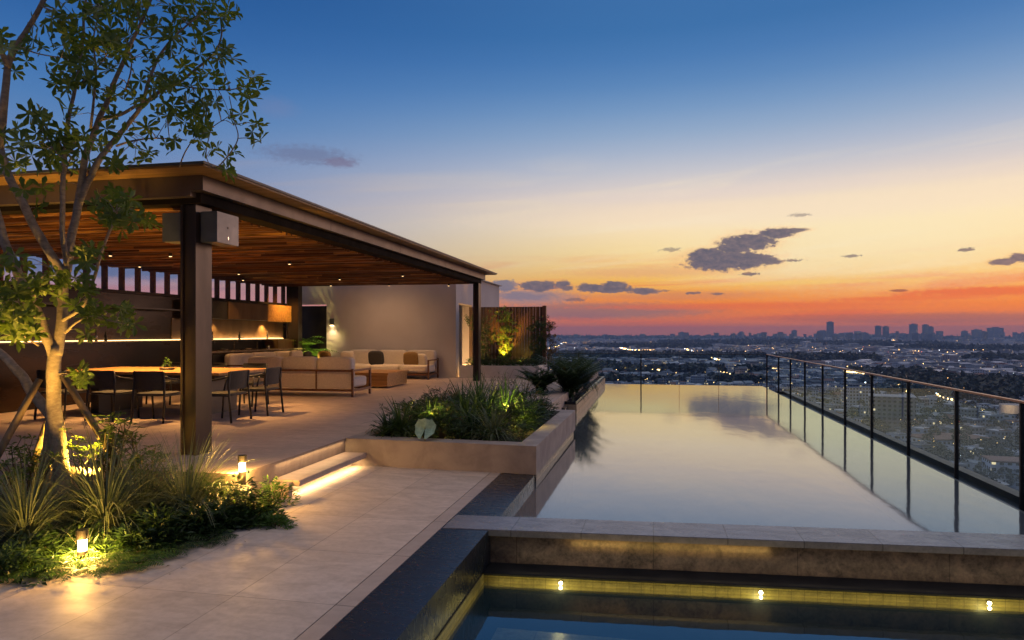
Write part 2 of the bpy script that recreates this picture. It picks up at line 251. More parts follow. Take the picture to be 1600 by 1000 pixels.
# ------------------------------------------------------------------ mesh helpers
def link(o): sc.collection.objects.link(o); return o
class MB:
    def __init__(s): s.v = []; s.f = []; s.m = []; s.mi = 0
    def add(s, vs, fs):
        k = len(s.v); s.v += [tuple(p) for p in vs]; s.f += [tuple(i+k for i in f) for f in fs]; s.m += [s.mi]*len(fs)
    def hexa(s, b, t):                       # b, t : four points each, counter-clockwise from above
        s.add(list(b)+list(t), [(3, 2, 1, 0), (4, 5, 6, 7), (0, 1, 5, 4), (1, 2, 6, 5), (2, 3, 7, 6), (3, 0, 4, 7)])
    def box(s, x0, y0, z0, x1, y1, z1):
        s.hexa([(x0, y0, z0), (x1, y0, z0), (x1, y1, z0), (x0, y1, z0)], [(x0, y0, z1), (x1, y0, z1), (x1, y1, z1), (x0, y1, z1)]); return s
    def prism(s, poly, z0, z1):
        n = len(poly); s.add([(x, y, z0) for x, y in poly]+[(x, y, z1) for x, y in poly], [tuple(range(n))[::-1], tuple(range(n, 2*n))]+[(i, (i+1) % n, n+(i+1) % n, n+i) for i in range(n)]); return s
    def bar(s, a, b, w_, h_=None):
        a = Vector(a); b = Vector(b); d = (b-a).normalized(); h_ = h_ or w_
        up = Vector((0, 0, 1)) if abs(d.z) < .95 else Vector((0, 1, 0)); x = d.cross(up).normalized()*w_/2; y = x.normalized().cross(d)*h_/2
        s.add([a-x-y, a+x-y, a+x+y, a-x+y, b-x-y, b+x-y, b+x+y, b-x+y], [(0, 1, 2, 3), (7, 6, 5, 4), (0, 4, 5, 1), (1, 5, 6, 2), (2, 6, 7, 3), (3, 7, 4, 0)]); return s
    def tube(s, pts, rad, n=8, caps=True):
        pts = [Vector(p) for p in pts]; rad = rad if hasattr(rad, '__len__') else [rad]*len(pts); ref = Vector((.3, .9, .2)); k = len(s.v); vs = []
        for i, p in enumerate(pts):
            d = (pts[min(i+1, len(pts)-1)]-pts[max(i-1, 0)]).normalized(); x = d.cross(ref)
            x = x.normalized() if x.length > 1e-3 else d.orthogonal().normalized(); y = d.cross(x); ref = ref
            vs += [p+(x*math.cos(2*math.pi*j/n)+y*math.sin(2*math.pi*j/n))*rad[i] for j in range(n)]
        fs = [(i*n+j, i*n+(j+1) % n, (i+1)*n+(j+1) % n, (i+1)*n+j) for i in range(len(pts)-1) for j in range(n)]
        if caps: fs += [tuple(range(n))[::-1], tuple(range((len(pts)-1)*n, len(pts)*n))]
        s.add(vs, fs); return s
    def cyl(s, x, y, z0, z1, r, n=20, r2=None): return s.tube([(x, y, z0), (x, y, z1)], [r, r if r2 is None else r2], n)
    def cushion(s, c, size, puff=.25, n=7, p=3.2):
        """soft rounded box centred at c"""
        cx, cy, cz = c; sx, sy, sz = [q/2 for q in size]; bm = bmesh.new(); bmesh.ops.create_cube(bm, size=2.); bmesh.ops.subdivide_edges(bm, edges=bm.edges[:], cuts=n, use_grid_fill=True)
        vs = []
        for v in bm.verts:
            q = v.co; mx = max(abs(q.x), abs(q.y), abs(q.z)); L = (abs(q.x)**p+abs(q.y)**p+abs(q.z)**p)**(1/p)
            e = q*(mx/L); vs.append((cx+e.x*sx, cy+e.y*sy, cz+e.z*sz))
        bm.verts.index_update(); s.add(vs, [[v.index for v in f.verts] for f in bm.faces]); bm.free(); return s
    def build(s, name, mats, parent=None, smooth=False, bevel=0, rot=None, origin=None):
        if not isinstance(mats, (list, tuple)): mats = [mats]
        me = bpy.data.meshes.new(name)
        if parent is not None: off = Vector((0, 0, 0)) if getattr(parent, 'local_parts', False) or parent.get('_loc') else Vector(root_loc(parent))
        else:
            a = np.array(s.v); off = Vector(origin) if origin else Vector((float(a[:, 0].min()+a[:, 0].max())/2, float(a[:, 1].min()+a[:, 1].max())/2, float(a[:, 2].min())))
        me.from_pydata([(x-off.x, y-off.y, z-off.z) for x, y, z in s.v], [], s.f)
        for m in mats: me.materials.append(m)
        if len(mats) > 1: me.polygons.foreach_set('material_index', s.m)
        if smooth: me.polygons.foreach_set('use_smooth', [True]*len(me.polygons))
        if bevel:
            bm = bmesh.new(); bm.from_mesh(me); bmesh.ops.bevel(bm, geom=bm.edges[:], offset=bevel, segments=2, affect='EDGES', clamp_overlap=True); bm.to_mesh(me); bm.free()
        me.update(); o = link(bpy.data.objects.new(name, me))
        if parent is not None: o.parent = parent
        else: o.location = off
        return o
ROOT = {}
def root_loc(p): return ROOT.get(p.name, Vector((0, 0, 0)))
def thing(name, label, cat, loc=(0, 0, 0), group=None, rz=0.):
    """an Empty at the base; its parts are given in world coordinates (rz = 0) or about the origin"""
    o = link(bpy.data.objects.new(name, None)); o.location = loc; o.rotation_euler = (0, 0, rz); o.empty_display_size = .2
    ROOT[o.name] = Vector(loc); tag(o, label, cat, group); return o
def tag(o, label, cat, group=None, kind=None):
    o['label'] = label; o['category'] = cat
    if group: o['group'] = group
    if kind: o['kind'] = kind
    return o
def sub(mb, name, mat, parent, **kw):
    """a sub-part: same frame as its thing, whose part sits unmoved at the thing's origin"""
    ROOT[parent.name] = root_loc(parent.parent); return mb.build(name, mat, parent, **kw)
def struct(mb, name, mat, **kw): o = mb.build(name, mat, **kw); o['kind'] = 'structure'; return o
def copy_tree(o, loc=None, rz=None, label=None, parent=None):
    c = o.copy(); link(c); c.parent = parent
    if loc is not None: c.location = loc
    if rz is not None: c.rotation_euler = (0, 0, rz)
    if label: c['label'] = label
    for ch in list(o.children): copy_tree(ch, parent=c)
    return c
def light(kind, name, loc, power, color=WARM, target=None, **kw):
    l = bpy.data.lights.new(name, kind); l.energy = power; l.color = color
    for k, v in kw.items(): setattr(l, k, v)
    o = link(bpy.data.objects.new(name, l)); o.location = loc
    if target is not None: o.rotation_euler = (Vector(target)-Vector(loc)).to_track_quat('-Z', 'Y').to_euler()
    return o
def arealine(name, a, b, width, power, down, color=WARM):
    """a strip light from a to b shining towards 'down'"""
    a = Vector(a); b = Vector(b); l = bpy.data.lights.new(name, 'AREA'); l.shape = 'RECTANGLE'; l.size = (b-a).length; l.size_y = width; l.energy = power; l.color = color
    o = link(bpy.data.objects.new(name, l)); o.location = (a+b)/2
    x = (b-a).normalized(); z = -Vector(down).normalized(); z = (z-x*z.dot(x)).normalized(); y = z.cross(x)
    o.rotation_euler = Matrix((x, y, z)).transposed().to_euler(); return o
T = .35

def cop(x, base): return base+.075*(x+1.86)        # the coping runs a little askew
# ================================================================== SETTING : floors, pools, slabs
struct(MB().prism([(-30, -6), (-2.01, -6), (-2.01, 8.46), (-4.03, 8.46), (-4.03, 6.66), (-3.9, 6.62), (-3.93, 6.0), (-4.06, 5.2), (-4.3, 4.2), (-30, 4.2)], -.12, 0), 'path', M['path'])
struct(MB().box(-2.004, -6, -.12, -1.872, 8.40, 0), 'path_edge', M['edge'])
# dark border, also the pool's left wall
struct(MB().box(-1.868, -6, -1.4, -1.44, 8.33, -.002), 'pool_border', M['dark_stone'])
struct(MB().box(-1.44, -6, -1.4, 9, 1.4, 0), 'near_deck', M['path'])
struct(MB().box(-30, 4.2, -.4, -3.7, 6.7, -.03), 'soil', M['soil'])
tb = MB().prism([(-30, 6.1), (-4.03, 6.1), (-4.03, 8.50), (-4.03, 12.5), (-2.0, 12.5), (-2.0, 15.5), (-2.0, 25.4), (-30, 25.4)], -.3, T)
struct(tb, 'terrace', M['terrace'])
# step : a slab floating on a recessed riser, light under both nosings
t = thing('garden_step', 'pale stone step slab glowing underneath between path and terrace', 'step', (-3.85, 7.5, 0))
MB().box(-4.02, 6.68, .115, -3.70, 8.42, .178).build('tread', M['terrace'], t, bevel=.004)
MB().box(-4.02, 6.72, .0, -3.90, 8.40, .113).build('riser', M['concrete'], t)
MB().box(-3.895, 6.8, .098, -3.885, 8.38, .110).build('light_strip', M['led'], t)
arealine('step strip light', (-3.80, 6.75, .108), (-3.80, 8.38, .108), .02, 10, (-.25, 0, -1))
arealine('tread strip light', (-4.0, 6.75, .335), (-4.0, 8.4, .335), .02, 2.6, (.3, 0, -1))
MB().box(-4.0, 6.6, 0, -3.78, 6.675, .16).build('end_block', M['concrete'], t)
# pool basin and water
b = MB(); X0, X1, Y1 = -2.4, 3.70, 25.1
b.box(X0, 6.6, -1.3, X1, Y1, -1.2); struct(b, 'pool_floor', M['pooltile'])
b = MB(); b.box(3.70, cop(3.7, 6.32), -1.3, 3.76, Y1+.06, -.094); b.box(-2.0, Y1, -1.3, 3.70, Y1+.06, -.094); struct(b, 'pool_edge', M['blacktile'])
b = MB(); b.prism([(-2.0, 6.25), (3.70, 6.7), (3.70, Y1), (-2.0, Y1)], -.092, -.09)
k = MB(); k.add([(-2.0, 6.2, -.09), (3.715, 6.60, -.09), (3.715, Y1+.015, -.09), (-2.0, Y1+.015, -.09)], [(0, 1, 2, 3)]); struct(k, 'pool_water', M['water'])
b = MB(); b.box(3.76, 3, -.7, 4.55, Y1+.85, -.42); b.box(-3.3, Y1+.06, -.7, 3.76, Y1+.85, -.42); b.box(4.55, 3, -.9, 4.72, Y1+1.0, -.33); b.box(-3.3, Y1+.85, -.9, 4.55, Y1+1.0, -.33); struct(b, 'overflow_ledge', M['blacktile'])
# coping between the pools
b = MB(); xa, xb = -1.86, 9.
def skew(x0, x1, ya, yb, z0, z1): return ([(x0, cop(x0, ya), z0), (x1, cop(x1, ya), z0), (x1, cop(x1, yb), z0), (x0, cop(x0, yb), z0)], [(x0, cop(x0, ya), z1), (x1, cop(x1, ya), z1), (x1, cop(x1, yb), z1), (x0, cop(x0, yb), z1)])
b.hexa(*skew(xa, xb, 5.88, 6.33, -.055, .004)); struct(b, 'pool_coping', M['coping'], bevel=.004)
b = MB(); b.hexa(*skew(-1.438, xb, 5.95, 6.28, -1.3, -.057)); struct(b, 'coping_wall', M['wall_stone'])
b = MB(); b.hexa(*skew(-1.436, xb, 5.66, 5.95, -.326, -.31)); struct(b, 'overflow_shelf', M['blacktile'])
b = MB(); b.hexa(*skew(-1.434, xb, 5.68, 5.945, -.425, -.328)); b.box(-1.436, 1.4, -.425, -1.425, 5.69, -.315); struct(b, 'tile_band', M['olive'])
b = MB(); b.box(-1.43, 1.4, -1.3, 9, 6.2, -1.2); b.hexa(*skew(-1.434, xb, 5.69, 5.945, -1.2, -.427)); b.box(-1.438, 1.4, -1.2, -1.428, 5.69, -.43); struct(b, 'lower_pool_floor', M['blacktile'])
b = MB(); b.box(-1.22, 1.4, -1.2, 9, 5.32, -.60); struct(b, 'submerged_bench', M['subtile'])
k = MB(); k.add([(-1.424, 1.4, -.386), (9, 1.4, -.386), (9, cop(9, 5.68)-.001, -.386), (-1.424, cop(-1.43, 5.68)-.001, -.386)], [(0, 1, 2, 3)]); struct(k, 'lower_pool_water', M['water2'])
for i, (x, lab) in enumerate([(-.77, 'leftmost'), (.86, 'middle'), (2.58, 'rightmost')]):
    y = cop(x, 5.68)-.004
    t = thing('pool_lamp', lab+' of the three small glowing lamps in the olive band', 'pool lamp', (x, y, -.36), 'lamps along the lower pool')
    MB().tube([(x, y+.01, -.366), (x, y-.006, -.366)], .019, 16).build('rim', M['chrome'], t)
    MB().tube([(x, y-.007, -.366), (x, y-.010, -.366)], .014, 16).build('lens', M['pool_glow'], t)
    light('POINT', 'pool lamp underwater', (x, y-.10, -.45), 2.2, (1, .75, .30), shadow_soft_size=.03)
arealine('band strip light', (-1.35, cop(-1.35, 5.54), -.43), (5, cop(5, 5.54), -.43), .03, 8.5, (0, 1, .6), GOLD)
arealine('band strip light side', (-1.30, 2.5, -.43), (-1.30, 5.5, -.43), .03, 1.7, (-1, 0, .6), GOLD)
arealine('coping strip light', (-.7, cop(-.7, 5.86), -.14), (1.0, cop(1.0, 5.86), -.14), .015, .9, (0, .8, 1), GOLD)
arealine('wall strip light', (-1.2, cop(-1.2, 5.70), -.300), (5, cop(5, 5.70), -.300), .02, 1.7, (0, 1, .35), (1, .72, .40))
# tower body under the roof garden
t = thing('apartment_tower', 'grey tower body carrying the roof garden and pools', 'building', (-8, 12, -73))
MB().box(-30, -6, -73, 4.5, 25.9, -1.42).build('body', M['render'], t)
b = MB()
for z in range(-70, -3, 3): b.box(4.5, -5, z, 4.56, 25, z+1.5); b.box(-29, 25.9, z, 4, 25.96, z+1.5)
b.build('window_band', M['kdark'], t)

# ================================================================== planters
def strap_clump(mb, x, y, z, n, L, spread, wd, rnd, droop=1., seg=5):
    for i in range(n):
        a = rnd.random()*6.283; l = L*(.55+.6*rnd.random()); lean = spread*(.15+rnd.random()); w_ = wd*(.7+.6*rnd.random())
        d = Vector((math.cos(a), math.sin(a), 0)); sd_ = Vector((-d.y, d.x, 0))
        p = Vector((x, y, z))+d*rnd.random()*.05; ang = math.pi/2-lean*.5; vs = []
        tw = (rnd.random()-.5)*.8
        for j in range(seg+1):
            f = j/seg; ww = w_*(1-f**2.2)*.5+.0008; s2 = (sd_+Vector((0, 0, tw*f))).normalized()
            vs += [p-s2*ww, p+s2*ww]; p = p+(d*math.cos(ang)+Vector((0, 0, math.sin(ang))))*(l/seg); ang -= lean*droop*1.5/seg
        mb.add(vs, [(2*j, 2*j+1, 2*j+3, 2*j+2) for j in range(seg)])
def leaf(mb, p, d, n, L, W):
    p = Vector(p)
    d = Vector(d).normalized(); s = d.cross(n)
    s = s.normalized() if s.length > 1e-4 else d.orthogonal().normalized(); nn = s.cross(d)
    mb.add([p, p+d*L*.45+s*W*.5+nn*L*.04, p+d*L-nn*L*.10, p+d*L*.45-s*W*.5+nn*L*.04], [(0, 1, 2, 3)])
def obleaf(mb, p, d, n, L, W):
    d = d.normalized(); s = d.cross(n); s = s.normalized() if s.length > 1e-4 else d.orthogonal().normalized(); nn = s.cross(d)
    mb.add([p, p+d*L*.35+s*W*.28, p+d*L*.72+s*W*.5+nn*L*.03, p+d*L-nn*L*.08, p+d*L*.72-s*W*.5+nn*L*.03, p+d*L*.35-s*W*.28], [(0, 1, 2, 3, 4, 5)])
def rosette(mb, p, axis, rnd, L=.09, W=.035, n=6):
    p = Vector(p); axis = Vector(axis).normalized(); o1 = axis.orthogonal().normalized(); o2 = axis.cross(o1)
    for i in range(n):
        a = 6.283*i/n+rnd.random()*.5; d = (o1*math.cos(a)+o2*math.sin(a))*1.0+axis*(.15+.4*rnd.random())+Vector((0, 0, -.15))
        obleaf(mb, p, d, axis, L*(.75+.5*rnd.random()), W)
def shrub(mb, x, y, z, rx, ry, h, n, L, W, rnd):
    for i in range(n):
        a = rnd.random()*6.283; q = math.sqrt(rnd.random()); e = rnd.random()
        k = (1-e*e*.6)*(.8+.35*math.sin(a*3+x*5)); p = Vector((x+math.cos(a)*rx*q*k, y+math.sin(a)*ry*q*k, z+h*e*(.6+.5*noise.noise(Vector((x+math.cos(a)*q*2, y+math.sin(a)*q*2, e*2))))+.02))
        d = Vector((math.cos(a)+rnd.uniform(-.8, .8), math.sin(a)+rnd.uniform(-.8, .8), rnd.uniform(-.3, 1.)))
        leaf(mb, p, d, Vector((rnd.uniform(-.5, .5), rnd.uniform(-.5, .5), 1)), L*(.7+.6*rnd.random()), W)
def frond(mb, base, d, L, wd, rnd, up=1.0, pairs=14, lw=.014, dr=1.7):
    """a pinnate frond arching from base"""
    d = Vector(d).normalized(); hor = Vector((d.x, d.y, 0)).normalized(); s = Vector((-hor.y, hor.x, 0)); p = Vector(base); ang = up; pts = []
    for j in range(pairs+1):
        pts.append(p.copy()); p = p+(hor*math.cos(ang)+Vector((0, 0, math.sin(ang))))*(L/pairs); ang -= dr*up/pairs
    for j in range(1, pairs):
        f = j/pairs; l = wd*math.sin(math.pi*min(1, .12+f*.9))*.5+.01; fw = (pts[j+1]-pts[j]).normalized()
        for sg in (-1, 1): leaf(mb, pts[j], s*sg*1.+fw*.45+Vector((0, 0, -.15)), Vector((0, 0, 1)), l*(.85+.3*rnd.random()), lw)
    for j in range(pairs): mb.add([pts[j]-s*.003, pts[j]+s*.003, pts[j+1]+s*.002, pts[j+1]-s*.002], [(0, 1, 2, 3)])
def planter(name, label, outer, inner, z0, z1, soil_z, mat, cat='planter'):
    xs = [p[0] for p in outer]; ys = [p[1] for p in outer]; t = thing(name, label, cat, (sum(xs)/len(xs), sum(ys)/len(ys), z0))
    b = MB(); n = len(outer)
    for i in range(n):
        j = (i+1) % n; b.hexa([outer[i]+(z0,), outer[j]+(z0,), inner[j]+(z0,), inner[i]+(z0,)], [outer[i]+(z1,), outer[j]+(z1,), inner[j]+(z1,), inner[i]+(z1,)])
    b.build('rim', mat, t); MB().prism(inner, z0, soil_z).build('soil', M['soil'], t); return t
t = planter('planter', 'large concrete planter full of grasses between step and pool', [(-4.025, 8.47), (-1.42, 8.335), (-1.395, 12.42), (-4.025, 12.49)], [(-3.80, 8.74), (-1.66, 8.62), (-1.64, 12.2), (-3.80, 12.25)], 0, T+.004, .28, M['concrete'])
MB().box(-1.66, 8.36, -1.2, -1.425, 12.40, -.0).build('base_course', M['side_stone'], t)
t2 = planter('planter', 'dark rimmed planter with cycad rising from pool water near the glass', [(-2.35, 15.6), (-1.74, 15.6), (-1.74, 25.0), (-2.35, 25.0)], [(-2.25, 15.75), (-1.82, 15.75), (-1.82, 24.85), (-2.25, 24.85)], .12, .19, .16, M['dark_stone'])
MB().box(-2.34, 15.58, -1.2, -1.72, 25.02, .119).build('stone_base', M['glow_stone'], t2)
MB().box(-2.0, 15.1, -1.2, -1.93, 15.57, .10).build('side_block', M['side_stone'], t2)
t3 = planter('planter', 'low white planter at the foot of the dark wooden fence', [(-6.0, 20.75), (-3.46, 20.75), (-3.40, 22.1), (-6.0, 22.1)], [(-5.9, 20.87), (-3.58, 20.87), (-3.52, 22.0), (-5.9, 22.0)], T, .74, .68, M['white'])

# ================================================================== pavilion
t = thing('pavilion', 'open steel pavilion with flat overhanging roof and slatted wood ceiling', 'pavilion', (-8.2, 13, T))
XL, XR, YN, YF = -11.9, -4.95, 6.80, 19.95
ZB, ZT = 3.23, 3.53
def hcol(x0, y0, x1, y1, z1, nm='post'):
    f = .028; b = MB(); b.box(x0, y0, T, x0+f, y1, z1); b.box(x1-f, y0, T, x1, y1, z1); ym = (y0+y1)/2; b.box(x0+f, ym-.012, T, x1-f, ym+.012, z1)
    b.box(x0+f, y0+.03, T, x1-f, y0+.045, z1)
    o = b.build(nm, M['steel'], t); return o
hcol(-5.33, 6.92, -5.13, 7.21, ZB); hcol(-5.20, 19.45, -5.03, 19.72, ZB); hcol(-11.25, 19.5, -10.85, 19.75, ZB); hcol(-11.7, 6.92, -11.5, 7.2, ZB)
b = MB()
b.box(XR-.16, YN, ZB+.13, XR, YF, ZT); b.box(XL, YN, ZB+.07, XR-.16, YN+.16, ZT); b.box(XL, YF-.16, ZB+.07, XR-.16, YF, ZT); b.box(XL, YN+.16, ZB+.07, XL+.16, YF-.16, ZT)
b.build('fascia_beam', M['fascia'], t)
b = MB(); b.box(XR-.36, YN+.10, ZB+.01, XR-.10, YF-.10, ZB+.125); b.box(XL+.03, YN+.10, ZB+.01, XR-.36, YN+.32, ZB+.125); b.box(XL+.03, YF-.32, ZB+.01, XR-.36, YF-.10, ZB+.125)
b.build('lower_beam', varied('matt black flange', (.018, .014, .012), (.010, .008, .007), 3., .85, .05, 0, spec=.08), t)
o = MB().box(XL-.3, 6.44, ZT+.002, -4.68, YF+.32, ZT+.022).build('soffit', M['soffit'], t)
MB().box(XL-.32, 6.42, ZT+.024, -4.66, YF+.34, ZT+.05).build('roof_sheet', M['roof'], t)
MB().box(-9.8, 8.6, ZT+.05, -6.2, 17, ZT+.16).build('roof_upstand', M['roof'], t)
b = MB(); rnd = random.Random(3); y = YN+.36
while y < YF-.36:
    h = .035+.03*rnd.random(); wd_ = rnd.uniform(.03, .055); z = ZB+rnd.uniform(-.03, .03)
    x = XL+.2
    while x < XR-.38:
        l = rnd.uniform(1.2, 3.2); x2 = min(x+l, XR-.37); dz = rnd.uniform(-.006, .012); b.box(x, y, z+dz, x2-.004, y+wd_, z+h+dz); x = x2
    y += rnd.uniform(.06, .15)
b.build('ceiling_slats', M['slat'], t)
b = MB(); x = XL+.4
while x < XR-.4: b.box(x, YN+.33, ZB+.09, x+.05, YF-.33, ZB+.16); x += .42
b.build('ceiling_battens', M['slat2'], t)
MB().box(XL+.17, YN+.17, ZB+.2, XR-.17, YF-.17, ZB+.22).build('ceiling_lining', M['kdark'], t)
for y in (9.9, 12.9, 15.9, 18.2): MB().box(XR+.001, y, ZB+.131, XR+.003, y+.008, ZT-.001).build('panel_joint', M['black'], t)
# grey box fixed to the near post under the beam
def metal_box(x0, y0, z0, x1, y1, z1, lab):
    tt = thing('speaker_box', lab, 'metal box', ((x0+x1)/2, (y0+y1)/2, z0))
    MB().box(x0, y0, z0, x1, y1, z1).build('housing', M['alu'], tt, bevel=.004)
    MB().tube([(x1, (y0+y1)/2, z0+.13+.06), (x1+.006, (y0+y1)/2, z0+.13+.06)], .012, 12).build('knob', M['black'], tt); MB().box(x1, (y0+y1)/2-.008, z0+.05, x1+.004, (y0+y1)/2+.008, z0+.085).build('latch', M['chrome'], tt)
metal_box(-5.115, 6.98, 2.80, -4.90, 7.40, 3.155, 'large grey metal box bolted high on the near pavilion post')
metal_box(-5.62, 6.98, 2.82, -5.345, 7.2, 3.155, 'dark box on the left side of the near pavilion post')
# downlights
DL = [(-6.1, 8.6, 8), (-7.6, 10.6, 58), (-9.6, 10.6, 58), (-8.6, 10.9, 64), (-7.2, 12.6, 12), (-9.6, 14.5, 10), (-8.0, 16.5, 14), (-9.3, 18.6, 8), (-7.6, 18.9, 14), (-6.0, 15.8, 10), (-5.9, 19.3, 6), (-10.6, 12.5, 6), (-10.6, 16.2, 8)]
dl0 = None
for i, (x, y, e) in enumerate(DL):
    if dl0 is None:
        dl0 = thing('ceiling_spotlight', 'small round warm downlight in the slatted pavilion ceiling', 'spotlight', (0, 0, 0), 'downlights in the slatted ceiling')
        MB().cyl(0, 0, -.06, 0, .035, 16).build('housing', M['black'], dl0); MB().cyl(0, 0, -.064, -.061, .024, 16).build('lens', M['down_glow'], dl0)
        dl0.location = (x, y, ZB-.02); s_ = dl0
    else: s_ = copy_tree(dl0, (x, y, ZB-.02))
    light('SPOT', 'downlight beam', (x, y, ZB-.095), e*8, (1, .50, .15), (x, y, 0), spot_size=R(100), spot_blend=.8, shadow_soft_size=.05)
# back screen, wall and kitchen along the far left side
WX = -11.5
t = thing('window_screen', 'high strip window with dark mullions above the kitchen wall', 'window', (WX, 13, 2.66))
y = 5.34
while y < 20.2:
    MB().box(WX-.06, y-.028, 2.702, WX+.06, y+.028, ZB+.06).build('mullion', M['teak_y'], t); y += .48
MB().box(WX-.08, 5, 2.64, WX+.08, 20.2, 2.70).build('sill', M['steel'], t)
t = thing('kitchen_wall', 'dark marble kitchen wall along the back of the pavilion', 'wall', (WX, 13, T))
MB().box(WX-.1, 5, T, WX, 19.9, 2.638).build('cladding', M['kstone'], t)
MB().box(WX, 14.6, 1.6, WX+.02, 19.7, 2.12).build('splashback', M['kpanel'], t)
t = thing('wall_cabinet', 'row of dark wall cabinets with bronze doors under the strip window', 'cabinet', (WX+.2, 16, 2.13))
MB().box(WX+.002, 15.05, 2.13, WX+.38, 20.05, 2.60).build('carcass', M['kdark'], t); MB().box(WX+.382, 16.3, 2.14, WX+.40, 18.2, 2.59).build('cabinet_door', M['kpanel'], t)
MB().box(WX+.382, 18.22, 2.10, WX+.402, 20.05, 2.61).build('cabinet_door', M['teak'], t)
MB().box(WX+.002, 10.4, 2.30, WX+.30, 14.6, 2.33).build('shelf', M['kdark'], t)
t = thing('bar_counter', 'tall stone bar back with a glowing strip along its ledge', 'counter', (WX+.3, 11, T))
MB().box(WX+.001, 5.3, T, WX+.30, 15.0, 1.56).build('body', M['kstone'], t); MB().box(WX+.001, 5.3, 1.562, WX+.34, 19.7, 1.585).build('ledge', M['counter'], t)
MB().box(WX+.03, 5.4, 1.590, WX+.055, 19.65, 1.604).build('light_strip', M['led'], t)
t = thing('kitchen_counter', 'low kitchen counter with sink and pale worktop beside the sofas', 'counter', (WX+.4, 17.4, T))
MB().box(WX+.002, 15.0, 1.3, WX+.05, 19.8, 1.56).build('upstand', M['kdark'], t); MB().box(WX+.002, 15.02, T+.1, WX+.62, 19.9, 1.255).build('cabinet', M['kstone'], t)
MB().box(WX+.001, 15.01, 1.257, WX+.66, 19.95, 1.295).build('worktop', M['counter'], t); MB().box(WX+.622, 15.3, .62, WX+.64, 16.4, 1.2).build('oven_door', M['kdark'], t)
MB().box(WX+.622, 16.6, .5, WX+.638, 17.9, 1.22).build('drawer_front', M['kpanel'], t); MB().box(WX+.002, 18.6, 1.30, WX+.5, 20.0, 1.56).build('raised_block', M['kpanel'], t)
for i, (y, nm, lab) in enumerate([(15.7, 'tap', 'slim steel tap nearest the big post, on the worktop'), (16.7, 'tap', 'bent steel tap in the middle of the worktop'), (17.8, 'tap', 'small steel tap nearest the raised block')]):
    tag(MB().tube([(WX+.3, y, 1.296), (WX+.3, y, 1.50), (WX+.33, y, 1.55), (WX+.40, y, 1.55), (WX+.42, y, 1.50)], .012, 8).build(nm, M['chrome'], smooth=True), lab, 'tap', 'taps on the kitchen worktop')
for i, (y, lab) in enumerate([(16.2, 'squat pale bowl left of the middle tap'), (17.3, 'small bowl right of the middle tap'), (18.3, 'glass jar beside the raised block')]):
    mb = MB(); mb.tube([(WX+.35, y, 1.296), (WX+.35, y, 1.31), (WX+.35, y, 1.34+.05*(i == 2))], [.05, .09, .10] if i < 2 else [.05, .055, .04], 14); tag(mb.build('bowl' if i < 2 else 'jar', M['counter'] if i < 2 else M['chrome'], smooth=True), lab, 'bowl' if i < 2 else 'jar')
for i, y in enumerate([8.9, 12.1, 12.35, 15.9, 17.1, 18.5]):
    mb = MB(); mb.tube([(WX+.2, y, 1.587), (WX+.2, y, 1.70), (WX+.2, y, 1.74), (WX+.2, y, 1.80)], [.03, .03, .012, .012], 12); tag(mb.build('bottle', M['chrome'] if i % 2 else M['kdark'], smooth=True), 'small bottle standing on the lit bar ledge', 'bottle', 'bottles on the bar ledge')
arealine('ledge strip light', (WX+.08, 5.5, 1.612), (WX+.08, 15.0, 1.612), .02, 6, (-.35, 0, 1))
arealine('ledge strip light kitchen', (WX+.08, 15.0, 1.612), (WX+.08, 19.6, 1.612), .02, 14, (-.35, 0, 1))
light('SPOT', 'hood spot', (WX+.95, 18.9, 3.1), 130, (1, .50, .12), (WX+.38, 19.0, 2.2), spot_size=R(110), spot_blend=1., shadow_soft_size=.03)
light('SPOT', 'splash spot', (WX+.2, 18.5, 2.08), 70, (1, .58, .18), (WX+.05, 18.5, 1.6), spot_size=R(100), spot_blend=.7, shadow_soft_size=.03)
light('SPOT', 'splash spot left', (WX+.2, 16.2, 2.08), 22, (1, .6, .2), (WX+.05, 16.2, 1.6), spot_size=R(90), spot_blend=.7, shadow_soft_size=.03)
# ================================================================== white building behind
t = thing('building', 'pale rendered building behind the sofas with a lit door recess', 'building', (-9, 23.9, T))
b = MB()
b.box(-10.55, 20.8, T, -6.12, 21.15, 3.66); b.box(-11.75, 20.8, 2.72, -10.55, 21.15, 3.66); b.box(-11.75, 26.6, T, -6.12, 27.0, 3.66); b.box(-6.47, 22.75, T, -6.12, 26.6, 3.66); b.box(-6.47, 21.15, 2.72, -6.12, 22.75, 3.66)
b.box(-6.9, 21.15, T, -6.85, 22.75, 2.72); b.box(-11.75, 21.15, 3.4, -6.47, 26.6, 3.6)
b.build('wall', M['render'], t)
o = MB().box(-6.845, 21.5, T+.01, -6.80, 22.6, 2.62).build('door', M['door'], t); sub(MB().tube([(-6.79, 21.62, 1.35), (-6.79, 21.62, 1.48)], .014, 8), 'handle', M['black'], o)
MB().box(-6.125, 20.795, 3.662, -6.0+.0, 27.02, 3.69).build('parapet_cap', M['white'], t)
MB().box(-12.6, 20.86, T, -10.58, 20.95, 2.66).build('dark_screen', M['kdark'], t)
light('SPOT', 'recess lamp', (-6.66, 21.30, 2.66), 1900, (1, .54, .14), (-6.80, 21.32, .4), spot_size=R(70), spot_blend=.7, shadow_soft_size=.03)
light('POINT', 'recess floor lamp', (-6.55, 21.5, .5), 45, (1, .66, .3), shadow_soft_size=.05)
t = thing('wall_lamp', 'small wall lamp on the left edge of the pale wall', 'lamp', (-10.35, 20.74, 2.1))
MB().box(-10.40, 20.70, 2.02, -10.28, 20.798, 2.24).build('body', M['alu'], t, bevel=.005); MB().box(-10.385, 20.71, 2.012, -10.295, 20.79, 2.019).build('lens', M['lamp_glow'], t)
